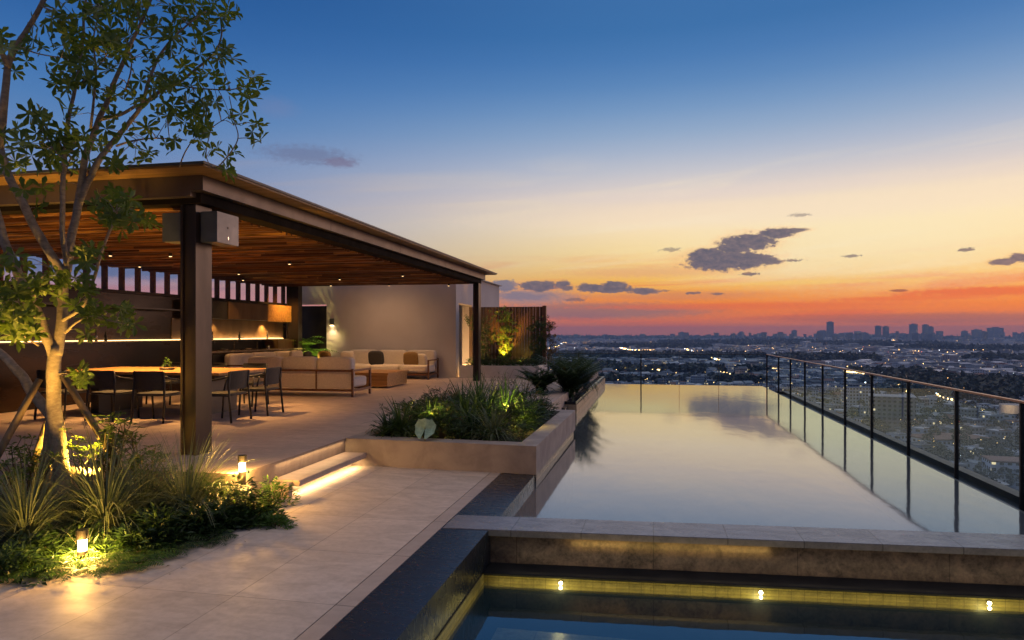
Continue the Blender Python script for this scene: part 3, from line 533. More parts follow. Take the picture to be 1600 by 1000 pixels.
light('SPOT', 'wall lamp light', (-10.34, 20.66, 1.99), 18, (1, .66, .34), (-10.3, 20.76, .5), spot_size=R(110), spot_blend=.9, shadow_soft_size=.04)
light('SPOT', 'wall washer', (-8.3, 18.6, 3.1), 85, (1, .60, .32), (-8.3, 20.75, .8), spot_size=R(125), spot_blend=1., shadow_soft_size=.08)
# dark wooden fence behind the white planter
t = thing('fence', 'tall dark fence of vertical wooden boards behind the white planter', 'fence', (-4.8, 22.15, T))
b = MB(); x = -6.05; rnd = random.Random(5)
while x < -3.56: wv = rnd.choice([.09, .11, .13]); b.box(x, 22.12+rnd.uniform(0, .012), T, x+wv-.012, 22.17, 2.63); x += wv
b.build('boards', M['fencew'], t); MB().box(-3.56, 22.08, T, -3.44, 22.24, 2.66).build('post', M['teak_y'], t); MB().box(-6.05, 22.175, 1.0, -3.56, 22.21, 1.1).build('rail', M['fencew'], t)
# glass balustrades
YS = [6.85, 8.45, 10.1, 11.85, 13.7, 15.5, 17.45, 19.4, 21.35, 23.3, 25.62]
GX = 3.95; ZR = .99
t = thing('glass_balustrade', 'long glass balustrade with copper rail along the right pool edge', 'balustrade', (GX, 16, -.42))
MB().box(GX-.025, 4.9, ZR, GX+.025, 25.64, ZR+.022).build('rail', M['rail'] if 'rail' in M else M.setdefault('rail', varied('copper rail', (.55, .30, .20), (.45, .25, .17), 4., .3, .1, 0, metal=.8)), t)
YS2 = [4.9]+YS
for y0, y1 in zip(YS2[:-1], YS2[1:]): MB().box(GX-.005, y0+.015, -.40, GX+.005, y1-.015, ZR-.002).build('glass_panel', M['glass'], t)
for y in YS2: MB().box(GX-.022, y-.013, -.42, GX+.022, y+.013, ZR-.001).build('post', M['black'], t)
t = thing('glass_balustrade', 'dark railed glass balustrade across the far end of the pool', 'balustrade', (0, 25.6, -.42))
MB().box(-3.9, 25.60, ZR-.004, GX-.03, 25.64, ZR+.014).build('rail', M['black'], t)
xs = [-3.9, -2.75, -.45, .92, 2.3, GX-.03]
for x0, x1 in zip(xs[:-1], xs[1:]): MB().box(x0+.012, 25.615, -.40, x1-.012, 25.625, ZR-.006).build('glass_panel', M['glass'], t)
for x, ww in ((-3.9, .03), (-2.75, .022), (-.45, .022), (.92, .006), (2.3, .006)): MB().box(x-ww, 25.605, -.42, x+ww, 25.635, ZR-.005).build('post', M['black'], t)

# ================================================================== furniture
TZ = T+.75
t = thing('dining_table', 'long teak dining table on a dark base under the pavilion', 'table', (-8.6, 10.7, T))
MB().box(-10.25, 9.95, TZ-.045, -6.95, 11.6, TZ).build('tabletop', M['teak'], t, bevel=.006)
MB().box(-10.1, 10.05, TZ-.11, -7.1, 11.5, TZ-.047).build('apron', M['kdark'], t)
for x in (-9.6, -7.6): MB().box(x-.08, 10.25, T, x+.08, 11.3, TZ-.112).build('leg', M['kdark'], t)
tt = thing('potted_plant', 'small potted plant in the middle of the dining table', 'plant', (-8.55, 10.75, TZ))
MB().tube([(-8.55, 10.75, TZ), (-8.55, 10.75, TZ+.02), (-8.55, 10.75, TZ+.03)], [.12, .13, .12], 16).build('dish', M['kdark'], tt)
mb = MB(); shrub(mb, -8.55, 10.75, TZ+.02, .08, .08, .22, 60, .06, .03, random.Random(2)); mb.build('leaves', M['leaf_fern'], tt)
def chair():
    t = thing('dining_chair', 'dark woven armchair at the right table end nearest the camera', 'chair', (0, 0, 0), 'dark armchairs round the dining table')
    mb = MB(); mb.cushion((0, 0, .44), (.50, .50, .05), p=6); mb.build('seat', M['chair'], t, smooth=True)
    mb = MB(); N_ = 10
    for k in range(N_):                                    # curved backrest, local -Y is the back
        a0 = (k/N_-.5)*2; a1 = ((k+1)/N_-.5)*2
        def q(a, z, o_): return (a*.25, -.25+.055*a*a-.10*(z-.5)-o_, z)
        mb.hexa([q(a0, .52, .012), q(a1, .52, .012), q(a1, .52, -.012), q(a0, .52, -.012)], [q(a0, .80, .012), q(a1, .80, .012), q(a1, .80, -.012), q(a0, .80, -.012)])
    mb.build('backrest', M['chair'], t)
    for sx in (-1, 1):
        MB().tube([(sx*.27, -.28, 0), (sx*.265, -.24, .42), (sx*.255, -.225, .60), (sx*.25, -.245, .80)], .017, 8).build('leg', M['chairm'], t, smooth=True)
        MB().tube([(sx*.265, .25, 0), (sx*.27, .22, .44), (sx*.272, .17, .64)], .017, 8).build('leg', M['chairm'], t, smooth=True)
        MB().tube([(sx*.272, .19, .63), (sx*.280, .05, .665), (sx*.272, -.12, .69), (sx*.252, -.24, .735)], [.014, .018, .016, .012], 8).build('armrest', M['chairm'], t, smooth=True)
        MB().bar((sx*.262, -.24, .42), (sx*.262, .22, .42), .02).build('rail', M['chairm'], t)
    MB().bar((-.262, .22, .415), (.262, .22, .415), .018).build('rail', M['chairm'], t); MB().bar((-.25, -.245, .80), (.25, -.245, .80), .018).build('top_rail', M['chairm'], t)
    return t
ch = chair()
cs = [(-6.72, 9.80, 90, None), (-6.70, 10.76, 93, 'dark woven armchair at the right table end nearest the sofas'),
      (-7.75, 9.55, 4, 'dark armchair on the near side of the table, closest to the big post'), (-8.62, 9.58, -3, 'dark armchair in the middle of the near table side'), (-9.55, 9.55, 2, 'dark armchair on the near table side, furthest from the big post'),
      (-7.75, 12.0, 178, 'dark armchair on the kitchen side of the table, right end'), (-8.65, 12.02, 183, 'dark armchair in the middle of the kitchen side of the table'), (-9.55, 12.0, 180, 'dark armchair on the kitchen side of the table, left end')]
for i, (x, y, a, lab) in enumerate(cs):
    if i == 0: ch.location = (x, y, T); ch.rotation_euler = (0, 0, R(a))
    else: copy_tree(ch, (x, y, T), R(a), lab)
def sofa(lab, W, nseat, loc, rz, armless_left=False):
    """sofa about the origin, back towards -Y, seat towards +Y, width W"""
    t = thing('sofa', lab, 'sofa', (0, 0, 0), 'cream sofas of the lounge'); D = .98
    b = MB(); h = .045
    for x in (-W/2, W/2-h):
        b.box(x, -D/2, 0, x+h, -D/2+h, .62); b.box(x, D/2-h, 0, x+h, D/2, .60); b.box(x, -D/2+h, .56, x+h, D/2-h, .60)
        b.box(x, -D/2+h, .12, x+h, D/2-h, .17)
    b.box(-W/2+h, -D/2, .12, W/2-h, -D/2+.035, .17); b.box(-W/2+h, D/2-.035, .12, W/2-h, D/2, .17); b.box(-W/2+h, -D/2, .555, W/2-h, -D/2+.03, .60)
    for k in range(1, nseat): x = -W/2+W*k/nseat; b.box(x-.012, -D/2+.003, .17, x+.012, -D/2+.028, .555)
    b.build('frame', M['teak_y'], t)
    cw = (W-2*h)/nseat
    for k in range(nseat):
        x = -W/2+h+cw*(k+.5)
        MB().cushion((x, .03, .31), (cw-.012, D-.12, .25), p=7).build('seat_cushion', M['fabric'], t, smooth=True)
        MB().cushion((x, -D/2+.14, .63), (cw-.015, .22, .50), p=7).build('back_cushion', M['fabric'], t, smooth=True)
        MB().box(x-cw/2+.01, -D/2+.036, .18, x+cw/2-.01, -D/2+.06, .55).build('back_panel', M['fabric'], t)
    t.location = loc; t.rotation_euler = (0, 0, rz); return t
sofa('cream sofa with teak frame seen from behind, nearest the dining table', 2.66, 3, (-7.78, 14.45, T), 0)
sofa('cream three seat sofa against the pale wall', 3.0, 3, (-8.15, 20.2, T), R(180))
sofa('cream sofa on the kitchen side of the lounge', 3.4, 3, (-10.35, 17.3, T), R(-90))
def pillow(x, y, z, sx, sy, sz, tilt, rz, mat, lab):
    mb = MB(); mb.cushion((0, 0, 0), (sx, sy, sz), p=4.2); o = mb.build('cushion', mat, smooth=True, origin=(0, 0, 0)); tag(o, lab, 'cushion', 'loose cushions on the sofas')
    o.location = (x, y, z); o.rotation_euler = (tilt, 0, rz)
pz = T+.63
pillow(-8.5, 20.07, pz, .50, .16, .46, R(14), 0, M['fabric_dark'], 'charcoal square cushion in the middle of the wall sofa')
pillow(-7.35, 20.07, pz-.02, .48, .16, .44, R(14), R(6), M['fabric_ochre'], 'ochre cushion near the right end of the wall sofa')
pillow(-7.0, 20.1, pz-.04, .36, .14, .38, R(14), R(-20), M['fabric'], 'small cream cushion by the right arm of the wall sofa')
pillow(-9.45, 20.07, pz, .46, .15, .44, R(14), R(4), M['fabric'], 'cream cushion beside the wide ochre one on the wall sofa')
pillow(-9.95, 19.5, pz, .60, .17, .46, R(10), R(-30), M['fabric_ochre'], 'wide ochre cushion in the corner where two sofas meet')
pillow(-10.2, 18.9, pz, .15, .5, .46, 0, R(10), M['fabric_dark'], 'charcoal cushion at the far end of the kitchen side sofa')
pillow(-6.85, 14.45, T+.56, .42, .14, .36, R(-12), R(90), M['fabric_dark'], 'dark cushion at the right end of the near sofa')
pillow(-10.25, 18.3, pz+.05, .16, .5, .46, 0, R(-12), M['fabric'], 'cream cushion slumped on the kitchen side sofa')
t = thing('coffee_table', 'low wooden block coffee table between the sofas', 'coffee table', (-7.4, 17.2, T))
MB().box(-8.2, 16.4, T+.33, -6.62, 17.9, T+.39).build('top', M['teak'], t, bevel=.005); MB().box(-8.16, 16.44, T+.03, -6.66, 17.86, T+.329).build('body', M['teak'], t)
# ================================================================== bollard lamps
def bollard(x, y, z, h, lab):
    t = thing('bollard_lamp', lab, 'lamp', (x, y, z), 'bollard lamps in the planting')
    MB().cyl(x, y, z, z+h-.16, .036, 16).build('post', M['black'], t, smooth=False); MB().cyl(x, y, z+h-.16, z+h-.07, .031, 16).build('lens', M['lamp_glow'], t)
    MB().cyl(x, y, z+h-.069, z+h, .043, 18).build('cap', M['black'], t)
    light('POINT', 'bollard light', (x, y, z+h-.115), 0.01, (1, .7, .3), shadow_soft_size=.03)
    for a in (0, 120, 240): light('POINT', 'bollard glow', (x+.075*math.cos(R(a-60)), y+.075*math.sin(R(a-60)), z+h-.115), 21, (1, .50, .10), shadow_soft_size=.02)
bollard(-4.25, 4.42, -.03, .29, 'short black bollard lamp glowing in ferns at lower left')
bollard(-4.00, 6.10, -.03, .57, 'short black bollard lamp glowing beside the stone step')

# ================================================================== the big tree at the left
def P3(px, py, d): return at(px, py, d)
def smooth_path(pts, k=4):
    out = []; n = len(pts)
    for i in range(n-1):
        p0, p1, p2, p3 = pts[max(i-1, 0)], pts[i], pts[i+1], pts[min(i+2, n-1)]
        for j in range(k):
            f = j/k; out.append(.5*((2*p1)+(p2-p0)*f+(2*p0-5*p1+4*p2-p3)*f*f+(3*p1-p0-3*p2+p3)*f**3))
    out.append(pts[-1]); return out
def limb(mb, path, r0, r1, n=9, seed=0):
    pts = smooth_path([Vector(p) for p in path], 5); m = len(pts); rd = []
    for i, p in enumerate(pts):
        f = i/(m-1); rd.append((r0*(1-f)+r1*f)*(1+.10*noise.noise(Vector((i*.45, seed, 0))))); 
        if 0 < i < m-1: pts[i] = p+Vector((noise.noise(Vector((i*.3, seed, 1))), noise.noise(Vector((i*.3, seed, 5))), 0))*r0*.25
    mb.tube(pts, rd, n); return pts
tree = thing('tree', 'tall multi-stemmed tree with palmate leaves lit from below at the left', 'tree', tuple(at(90, 770, 6.9))[:2]+(-.03,))
rnd = random.Random(11); TB = at(90, 770, 6.9); TB.z = -.05
L_ = {}       # guide limbs (photo px, px, depth) and radii
LIMBS = [
 ([(100, 778, 6.9), (92, 700, 6.9), (84, 620, 6.9), (86, 540, 6.9)], .135, .095),
 ([(66, 770, 7.0), (76, 700, 6.95), (84, 640, 6.92)], .10, .085),
 ([(80, 650, 6.95), (50, 612, 7.05), (30, 582, 7.1), (4, 555, 7.2), (-30, 530, 7.3)], .075, .05),
 ([(84, 556, 6.9), (70, 520, 6.85), (54, 480, 6.8), (34, 440, 6.75), (14, 395, 6.7), (-2, 345, 6.65), (-14, 300, 6.6)], .085, .055),
 ([(88, 556, 6.9), (97, 500, 6.95), (99, 450, 7.0), (104, 420, 7.0)], .088, .075),
 ([(102, 432, 7.0), (84, 405, 6.95), (64, 372, 6.9), (36, 320, 6.8), (8, 258, 6.7), (0, 232, 6.7)], .065, .048),
 ([(0, 236, 6.7), (6, 170, 6.6), (12, 105, 6.6), (26, 72, 6.6), (44, 44, 6.6), (68, 0, 6.5), (84, -50, 6.5)], .050, .026),
 ([(14, 105, 6.6), (2, 80, 6.5), (-12, 40, 6.4), (-30, 0, 6.3)], .03, .018),
 ([(104, 424, 7.0), (112, 370, 7.05), (122, 320, 7.1), (134, 245, 7.2), (150, 200, 7.25), (168, 156, 7.3), (182, 120, 7.3), (206, 66, 7.4), (220, 36, 7.4), (240, -10, 7.4)], .062, .016),
 ([(124, 318, 7.1), (150, 258, 7.2), (176, 222, 7.3), (200, 194, 7.35), (222, 162, 7.4), (234, 122, 7.45), (254, 80, 7.5), (286, 44, 7.55), (322, 18, 7.6)], .048, .010),
 ([(214, 172, 7.4), (248, 144, 7.5), (278, 130, 7.6), (306, 108, 7.65), (334, 84, 7.7), (346, 56, 7.7), (344, 28, 7.7)], .024, .007),
 ([(158, 186, 7.25), (190, 178, 7.2), (214, 164, 7.2)], .026, .016),
 ([(274, 132, 7.6), (310, 138, 7.55), (360, 140, 7.5), (388, 132, 7.5), (412, 120, 7.5)], .010, .004),
 ([(182, 228, 7.3), (208, 220, 7.2), (244, 216, 7.15), (292, 219, 7.1)], .014, .005),
 ([(300, 220, 7.1), (288, 240, 7.2), (280, 262, 7.3)], .006, .009), ([(330, 200, 7.3), (322, 240, 7.2), (330, 262, 7.2)], .006, .004),
 ([(340, 262, 7.4), (362, 236, 7.45), (372, 214, 7.5), (366, 188, 7.5), (358, 150, 7.5)], .008, .005), ([(372, 216, 7.5), (396, 216, 7.5), (408, 224, 7.5)], .005, .003), ([(330, 200, 7.3), (350, 188, 7.3), (366, 196, 7.5)], .006, .004),
 ([(104, 420, 7.0), (98, 360, 6.9), (98, 300, 6.9), (102, 224, 6.9), (110, 170, 6.9), (119, 132, 6.9), (128, 76, 6.9), (132, 20, 6.9), (140, -40, 6.9)], .030, .010),
 ([(118, 136, 6.9), (136, 122, 6.85), (150, 108, 6.8), (168, 84, 6.8)], .012, .005), ([(142, 200, 7.2), (146, 160, 7.1), (150, 110, 7.1), (146, 60, 7.1), (158, 12, 7.1)], .016, .006),
 ([(76, 206, 6.9), (92, 222, 6.9), (102, 240, 6.9)], .006, .012), ([(60, 190, 6.8), (80, 228, 6.8), (100, 250, 6.9)], .005, .010), ([(122, 236, 7.), (108, 252, 7.), (100, 280, 7.)], .008, .01),
 ([(220, 36, 7.4), (212, 10, 7.4), (200, -20, 7.4)], .014, .008), ([(26, 72, 6.6), (60, 84, 6.6), (96, 90, 6.7)], .010, .004), ([(196, 140, 7.3), (206, 100, 7.2), (196, 60, 7.2)], .01, .004),
 ([(98, 500, 6.9), (128, 480, 6.7), (145, 440, 6.6), (160, 390, 6.5), (176, 350, 6.5), (182, 330, 6.5)], .022, .010),
 ([(102, 520, 6.9), (118, 505, 6.8), (140, 496, 6.7), (175, 502, 6.6), (200, 508, 6.6)], .016, .005), ([(56, 500, 6.8), (40, 476, 6.6), (20, 470, 6.5), (-6, 462, 6.4)], .014, .005),
 ([(54, 470, 6.8), (60, 440, 6.7), (84, 420, 6.6)], .010, .004), ([(60, 540, 6.9), (30, 520, 6.7), (5, 505, 6.6)], .012, .005)]
mb = MB(); paths = []
for i, (g, r0, r1) in enumerate(LIMBS): paths.append((limb(mb, [P3(*q) for q in g], r0*(.62 if r0 > .08 else .72 if r0 > .04 else .92), r1*(.62 if r0 > .08 else .72 if r0 > .04 else .92), 10 if r0 > .03 else 6, i), r0))
trunk_mb = mb
# leaf rosettes round twigs: (px, py, rx, ry, depth, count)
CL = [(70, 70, 48, 30, 6.7, 26), (30, 90, 36, 26, 6.6, 18), (110, 50, 60, 36, 6.9, 44), (165, 40, 50, 40, 7.0, 42), (205, 30, 36, 36, 7.3, 28), (120, 110, 50, 30, 6.9, 34), (180, 80, 36, 36, 7.1, 26), (155, 95, 40, 30, 7., 26),
      (262, 48, 34, 28, 7.5, 22), (300, 14, 40, 20, 7.6, 26), (340, 14, 26, 22, 7.7, 20), (362, 28, 18, 12, 7.7, 9), (282, 60, 28, 22, 7.5, 14), (255, 84, 28, 24, 7.4, 18), (268, 100, 28, 18, 7.5, 14), (230, 116, 26, 20, 7.4, 12),
      (346, 66, 14, 26, 7.7, 14), (352, 90, 20, 12, 7.7, 10), (318, 50, 18, 18, 7.6, 8), (310, 84, 22, 14, 7.6, 9), (205, 148, 40, 20, 7.3, 22), (160, 150, 24, 24, 7.2, 14), (240, 130, 26, 18, 7.4, 14), (285, 140, 34, 16, 7.6, 18),
      (330, 125, 26, 14, 7.5, 13), (370, 135, 24, 14, 7.5, 12), (400, 122, 16, 10, 7.5, 9), (395, 148, 16, 9, 7.5, 7), (318, 158, 22, 14, 7.4, 12), (275, 172, 36, 20, 7.4, 20), (300, 192, 24, 20, 7.3, 16), (320, 212, 26, 14, 7.2, 14), (224, 204, 18, 16, 7.2, 10),
      (268, 216, 22, 20, 7.2, 12), (330, 236, 18, 14, 7.2, 8), (372, 188, 14, 18, 7.5, 8), (395, 200, 18, 9, 7.5, 8), (405, 222, 12, 8, 7.5, 6), (358, 262, 20, 8, 7.4, 7), (360, 240, 10, 12, 7.5, 3), (205, 242, 30, 14, 7.2, 14), (175, 250, 24, 12, 7.1, 9),
      (44, 196, 34, 24, 6.7, 22), (20, 216, 26, 22, 6.6, 16), (80, 222, 40, 26, 6.8, 28), (115, 216, 28, 20, 6.9, 18), (40, 248, 50, 20, 6.7, 22), (90, 250, 34, 16, 6.9, 16), (140, 232, 24, 20, 7., 12), (118, 180, 22, 14, 7., 9), (95, 130, 24, 18, 6.9, 12),
      (10, 60, 24, 20, 6.5, 12), (140, 10, 60, 22, 7., 28), (215, 5, 36, 14, 7.4, 16), (70, 20, 20, 24, 6.6, 8), (190, 200, 26, 20, 7.2, 8), (75, 290, 22, 14, 6.8, 6), (30, 300, 30, 12, 6.7, 6), (60, 318, 14, 12, 6.8, 3)]
CL2 = [(180, 320, 34, 20, 6.5, 20), (205, 345, 34, 14, 6.5, 16), (170, 344, 22, 14, 6.5, 8), (135, 400, 26, 14, 6.6, 10), (120, 440, 20, 12, 6.7, 6), (130, 470, 20, 22, 6.7, 12), (165, 492, 40, 16, 6.65, 24), (195, 504, 16, 12, 6.6, 8), (20, 480, 36, 26, 6.5, 34), (30, 445, 40, 20, 6.6, 20),
       (15, 520, 26, 16, 6.6, 14), (50, 510, 24, 16, 6.7, 12), (60, 425, 34, 14, 6.7, 12), (90, 450, 20, 18, 6.8, 8), (10, 410, 26, 12, 6.6, 6), (125, 592, 20, 10, 6.8, 9), (140, 520, 12, 8, 6.7, 2)]
def rosettes(cl, L, W, spread, mb, tw):
    for (px, py, rx, ry, d, n) in cl:
        for i in range(max(2, int(n*(.44 if spread > 1 else .9)))):
            a = rnd.random()*6.283; q = math.sqrt(rnd.random()); p = at(px+rx*q*math.cos(a), py+ry*q*math.sin(a), d+rnd.uniform(-.5, .5)*spread)
            ax = Vector((rnd.uniform(-1, 1), rnd.uniform(-1, 1), rnd.uniform(-.2, 1.2)))
            rosette(mb, p, ax, rnd, L*rnd.uniform(.85, 1.3), W*1.15, rnd.choice([5, 6, 7]))
            if tw is not None and i % 2 == 0:
                best = min((v for pth, r in paths for v in pth[::2]), key=lambda v: (v-p).length)
                if (best-p).length < .5: tw.tube([best, (best+p)/2+Vector((0, 0, .03)), p], [.005, .0035, .002], 4, caps=False)
mb = MB(); tw = MB(); rosettes(CL, .115, .042, 1.2, mb, tw); rosettes(CL2, .10, .042, .7, mb, tw)
mb.build('crown', M['leaf_tree'], tree); trunk_mb.add(tw.v, tw.f); trunk_mb.build('trunk', M['bark'], tree, smooth=True)
for a, b_, lab in [((-2, 708, 6.6), (62, 592, 6.85), 'pale wooden prop leaning on the tree from the left'), ((176, 712, 7.1), (98, 586, 6.9), 'pale wooden prop leaning on the tree from the right'), ((48, 736, 7.4), (80, 640, 7.), 'thin wooden prop behind the tree trunk')]:
    A = P3(*a); B = P3(*b_); A = A+(A-B).normalized()*max(0, (A.z+.03)/max(.1, (B.z-A.z))*(B-A).length)
    tag(MB().tube([A, A.lerp(B, .5), B], [.038, .035, .032], 10).build('tree_prop', M['stake'], smooth=True), lab, 'tree prop', 'wooden props round the tree')
light('SPOT', 'tree uplight', tuple(at(140, 752, 6.45))[:2]+(.30,), 120, (1, .52, .09), at(96, 520, 6.95), spot_size=R(62), spot_blend=.7, shadow_soft_size=.03)
light('SPOT', 'tree uplight low', tuple(at(135, 740, 7.0))[:2]+(.26,), 620, (1, .55, .07), at(122, 640, 7.3), spot_size=R(120), spot_blend=.8, shadow_soft_size=.03)
light('SPOT', 'tree uplight rear', tuple(at(30, 750, 6.2))[:2]+(.35,), 400, (1, .52, .08), at(20, 480, 6.7), spot_size=R(58), spot_blend=.8, shadow_soft_size=.03)
for (px, py, d, lab) in [(128, 742, 7.0, 'small black spotlight half hidden right of the trunk'), (30, 760, 6.6, 'small black spotlight half hidden left of the trunk')]:
    p = at(px, py, d); t = thing('garden_spotlight', lab, 'spotlight', (p.x, p.y, -.03)); MB().cyl(p.x, p.y, -.03, .04, .012, 8).build('spike', M['black'], t); MB().tube([(p.x, p.y, .03), (p.x, p.y, .09)], .03, 12).build('head', M['black'], t)

# ================================================================== planting in the left bed
def plant_part(root, name, mb, mat): return mb.build(name, M[mat], root)
def grass(px, py, d, n, L, spread, lab, mat='leaf_grass', z=-.02, group='ornamental grasses in the beds', wd=.008, name='grass_clump'):
    p = at(px, py, d); mb = MB(); r = random.Random(int(px*7+py)); strap_clump(mb, p.x, p.y, z, n, L, spread, wd, r)
    return tag(mb.build(name, M[mat], origin=(p.x, p.y, z)), lab, 'grass', group)
grass(165, 800, 5.9, 420, 1.0, 1.2, 'big arching grass clump in the middle of the left bed, before the tree')
grass(40, 810, 5.6, 320, .85, 1.1, 'arching grass clump at the left frame edge, left of the big clump')
grass(290, 745, 6.35, 320, .92, 1.25, 'loose grass clump in front of the near pavilion post')
grass(222, 740, 6.3, 230, .8, 1.15, 'grass clump between the big clump and the near post')
grass(120, 790, 6.1, 130, .5, 1.0, 'low grass tuft at the foot of the tree trunk')
grass(350, 735, 6.55, 90, .4, 1.2, 'small grass tuft right of the near post')
def branchy(px, py, d, h, w_, n, lab, seed):
    """a leggy shrub: forked woody stems with leaf tufts"""
    p = at(px, py, d); r = random.Random(seed); z0 = -.03; t = thing('leggy_shrub', lab, 'shrub', (p.x, p.y, z0), 'leggy shrubs under the tree'); st = MB(); lf = MB()
    for i in range(n):
        a = r.random()*6.283; hh = h*r.uniform(.6, 1.05); e = Vector((p.x+math.cos(a)*w_*r.uniform(.3, 1), p.y+math.sin(a)*w_*r.uniform(.3, 1), hh)); b0 = Vector((p.x+math.cos(a)*.06, p.y+math.sin(a)*.06, z0))
        m = b0.lerp(e, .5)+Vector((r.uniform(-.06, .06), r.uniform(-.06, .06), .05)); st.tube(smooth_path([b0, m, e], 4), [.012, .011, .010, .009, .008, .007, .006, .005, .004], 5, caps=False)
        for k in range(r.choice([2, 3])):
            q = m.lerp(e, r.random()); e2 = q+Vector((r.uniform(-.16, .16), r.uniform(-.16, .16), r.uniform(.05, .18))); st.tube([q, q.lerp(e2, .6)+Vector((.01, 0, .01)), e2], [.005, .004, .003], 4, caps=False); rosette(lf, e2, (r.uniform(-.5, .5), r.uniform(-.5, .5), 1), r, .07, .028, 6)
        rosette(lf, e, (r.uniform(-.5, .5), r.uniform(-.5, .5), 1), r, .08, .03, 7)
    st.build('stems', M['stem'], t); lf.build('leaves', M['leaf_tree'], t)
branchy(150, 745, 6.9, .86, .34, 16, 'leggy shrub glowing gold right of the tree trunk', 1)
branchy(195, 738, 7.0, .72, .30, 12, 'leggy shrub of thin forked stems between trunk and near post', 2)
branchy(50, 755, 6.8, .62, .30, 12, 'leggy shrub left of the tree trunk between prop and stems', 3)
branchy(8, 760, 6.5, .5, .3, 8, 'leggy shrub at the left frame edge behind the grass', 4)
branchy(235, 735, 6.9, .5, .25, 8, 'small leggy shrub left of the near pavilion post', 5)
def bush(px, py, d, rx, ry, h, n, L, W, lab, mat, z=-.03, group='low shrubs of the left bed', name='shrub'):
    p = at(px, py, d); mb = MB(); r = random.Random(int(px*3+py*5)); shrub(mb, p.x, p.y, z, rx, ry, h, n, L, W, r)
    st = MB()
    for k in range(6): a = k*1.05; st.tube([(p.x, p.y, z), (p.x+math.cos(a)*rx*.4, p.y+math.sin(a)*ry*.4, z+h*.55)], [.008, .004], 4, caps=False)
    t = thing(name, lab, 'shrub', (p.x, p.y, z), group); mb.build('leaves', M[mat], t); st.build('stems', M['stem'], t); return t
bush(300, 745, 6.62, .36, .16, .50, 700, .08, .03, 'leafy shrub right at the foot of the near post, against the terrace front', 'leaf_dark')
bush(215, 750, 6.55, .36, .20, .42, 600, .08, .03, 'leafy shrub against the terrace front between tree and near post', 'leaf_dark')
bush(150, 770, 6.2, .34, .24, .34, 600, .08, .03, 'leafy shrub in front of the tree trunk', 'leaf_dark')
bush(385, 760, 6.35, .34, .18, .50, 760, .07, .026, 'leafy shrub hiding the terrace corner left of the step lamp', 'leaf_dark')
bush(330, 760, 6.6, .34, .22, .46, 700, .075, .028, 'taller dark shrub before the terrace front, right of the near post', 'leaf_dark')
bush(428, 760, 6.95, .24, .26, .36, 620, .05, .02, 'bright little shrub between step lamp and step end', 'leaf_fern')
bush(270, 760, 6.5, .34, .22, .44, 600, .075, .028, 'dark shrub at the foot of the near post', 'leaf_dark')
bush(250, 800, 5.75, .42, .38, .34, 900, .085, .030, 'dark leafy shrub right of the big grass clump', 'leaf_dark')
bush(310, 785, 6.0, .42, .36, .33, 900, .080, .030, 'dark leafy shrub in the middle of the bed edge', 'leaf_dark')
bush(350, 765, 6.15, .36, .30, .30, 700, .075, .028, 'dark leafy shrub just left of the step lamp', 'leaf_dark')
bush(405, 748, 6.35, .30, .24, .24, 600, .065, .024, 'bright leafed shrub between step lamp and stone step', 'leaf_fern')
bush(372, 728, 6.5, .30, .22, .30, 500, .07, .026, 'leafy shrub behind the step lamp', 'leaf_fern')
bush(10, 880, 4.95, .40, .35, .26, 800, .07, .028, 'dark shrub in the lower left corner of the bed', 'leaf_dark')
bush(50, 865, 5.3, .32, .26, .24, 600, .07, .028, 'shrub left of the front bollard lamp', 'leaf_dark')
bush(205, 845, 5.5, .36, .26, .25, 750, .075, .028, 'dark shrub right of the front bollard lamp', 'leaf_dark')
bush(430, 765, 6.2, .20, .16, .14, 350, .05, .02, 'tiny bright shrub spilling at the end of the step', 'leaf_fern')
bush(120, 830, 5.55, .5, .35, .25, 800, .075, .028, 'low dark shrub in front of the big grass clump', 'leaf_dark')
def fern(px, py, d, n, L, lab, mat='leaf_fern', z=-.02, up=.95, wd=.17, group='ferns along the path', lw=.013, name='fern', cat='fern'):
    p = at(px, py, d); r = random.Random(int(px+py*3)); mb = MB()
    for i in range(n): a = 6.283*i/n+r.uniform(-.3, .3); frond(mb, (p.x, p.y, z), (math.cos(a), math.sin(a), 0), L*r.uniform(.7, 1.15), wd, r, up*r.uniform(.6, 1.25), 15, lw)
    return tag(mb.build(name, M[mat], origin=(p.x, p.y, z)), lab, cat, group)
fern(52, 905, 4.95, 11, .34, 'fern left of the front bollard lamp, half over the paving'); fern(128, 862, 5.05, 14, .42, 'bright fern directly behind the front bollard lamp'); fern(172, 872, 5.1, 10, .28, 'fern right of the front bollard lamp')
fern(95, 855, 5.2, 12, .40, 'fern behind and left of the front bollard lamp'); fern(215, 862, 5.15, 11, .30, 'fern spilling onto the path edge beyond the bollard lamp'); fern(215, 828, 5.3, 12, .36, 'fern in the second row right of the bollard lamp')
fern(270, 815, 5.5, 10, .34, 'dark fern along the bed edge below the shrubs', 'leaf_dark'); fern(330, 795, 5.75, 10, .33, 'dark fern further along the bed edge', 'leaf_dark'); fern(392, 738, 6.4, 11, .32, 'small fern right beside the step lamp'); fern(20, 850, 5.3, 12, .42, 'fern at the left frame edge before the grass', 'leaf_dark')
# leaf litter on the paving beside the bed
mb = MB(); rl = random.Random(91)
for i in range(90):
    y = rl.uniform(4.3, 6.4); x = -4.05+abs(rl.gauss(0, .30)); a = rl.random()*6.283; d = Vector((math.cos(a), math.sin(a), .08)); leaf(mb, (x, y, .006), d, Vector((rl.uniform(-.2, .2), rl.uniform(-.2, .2), 1)), rl.uniform(.015, .045), rl.uniform(.008, .016))
tag(mb.build('leaf_litter', M['leaf_red']), 'small fallen leaves scattered on the paving beside the bed', 'leaf litter', kind='stuff')
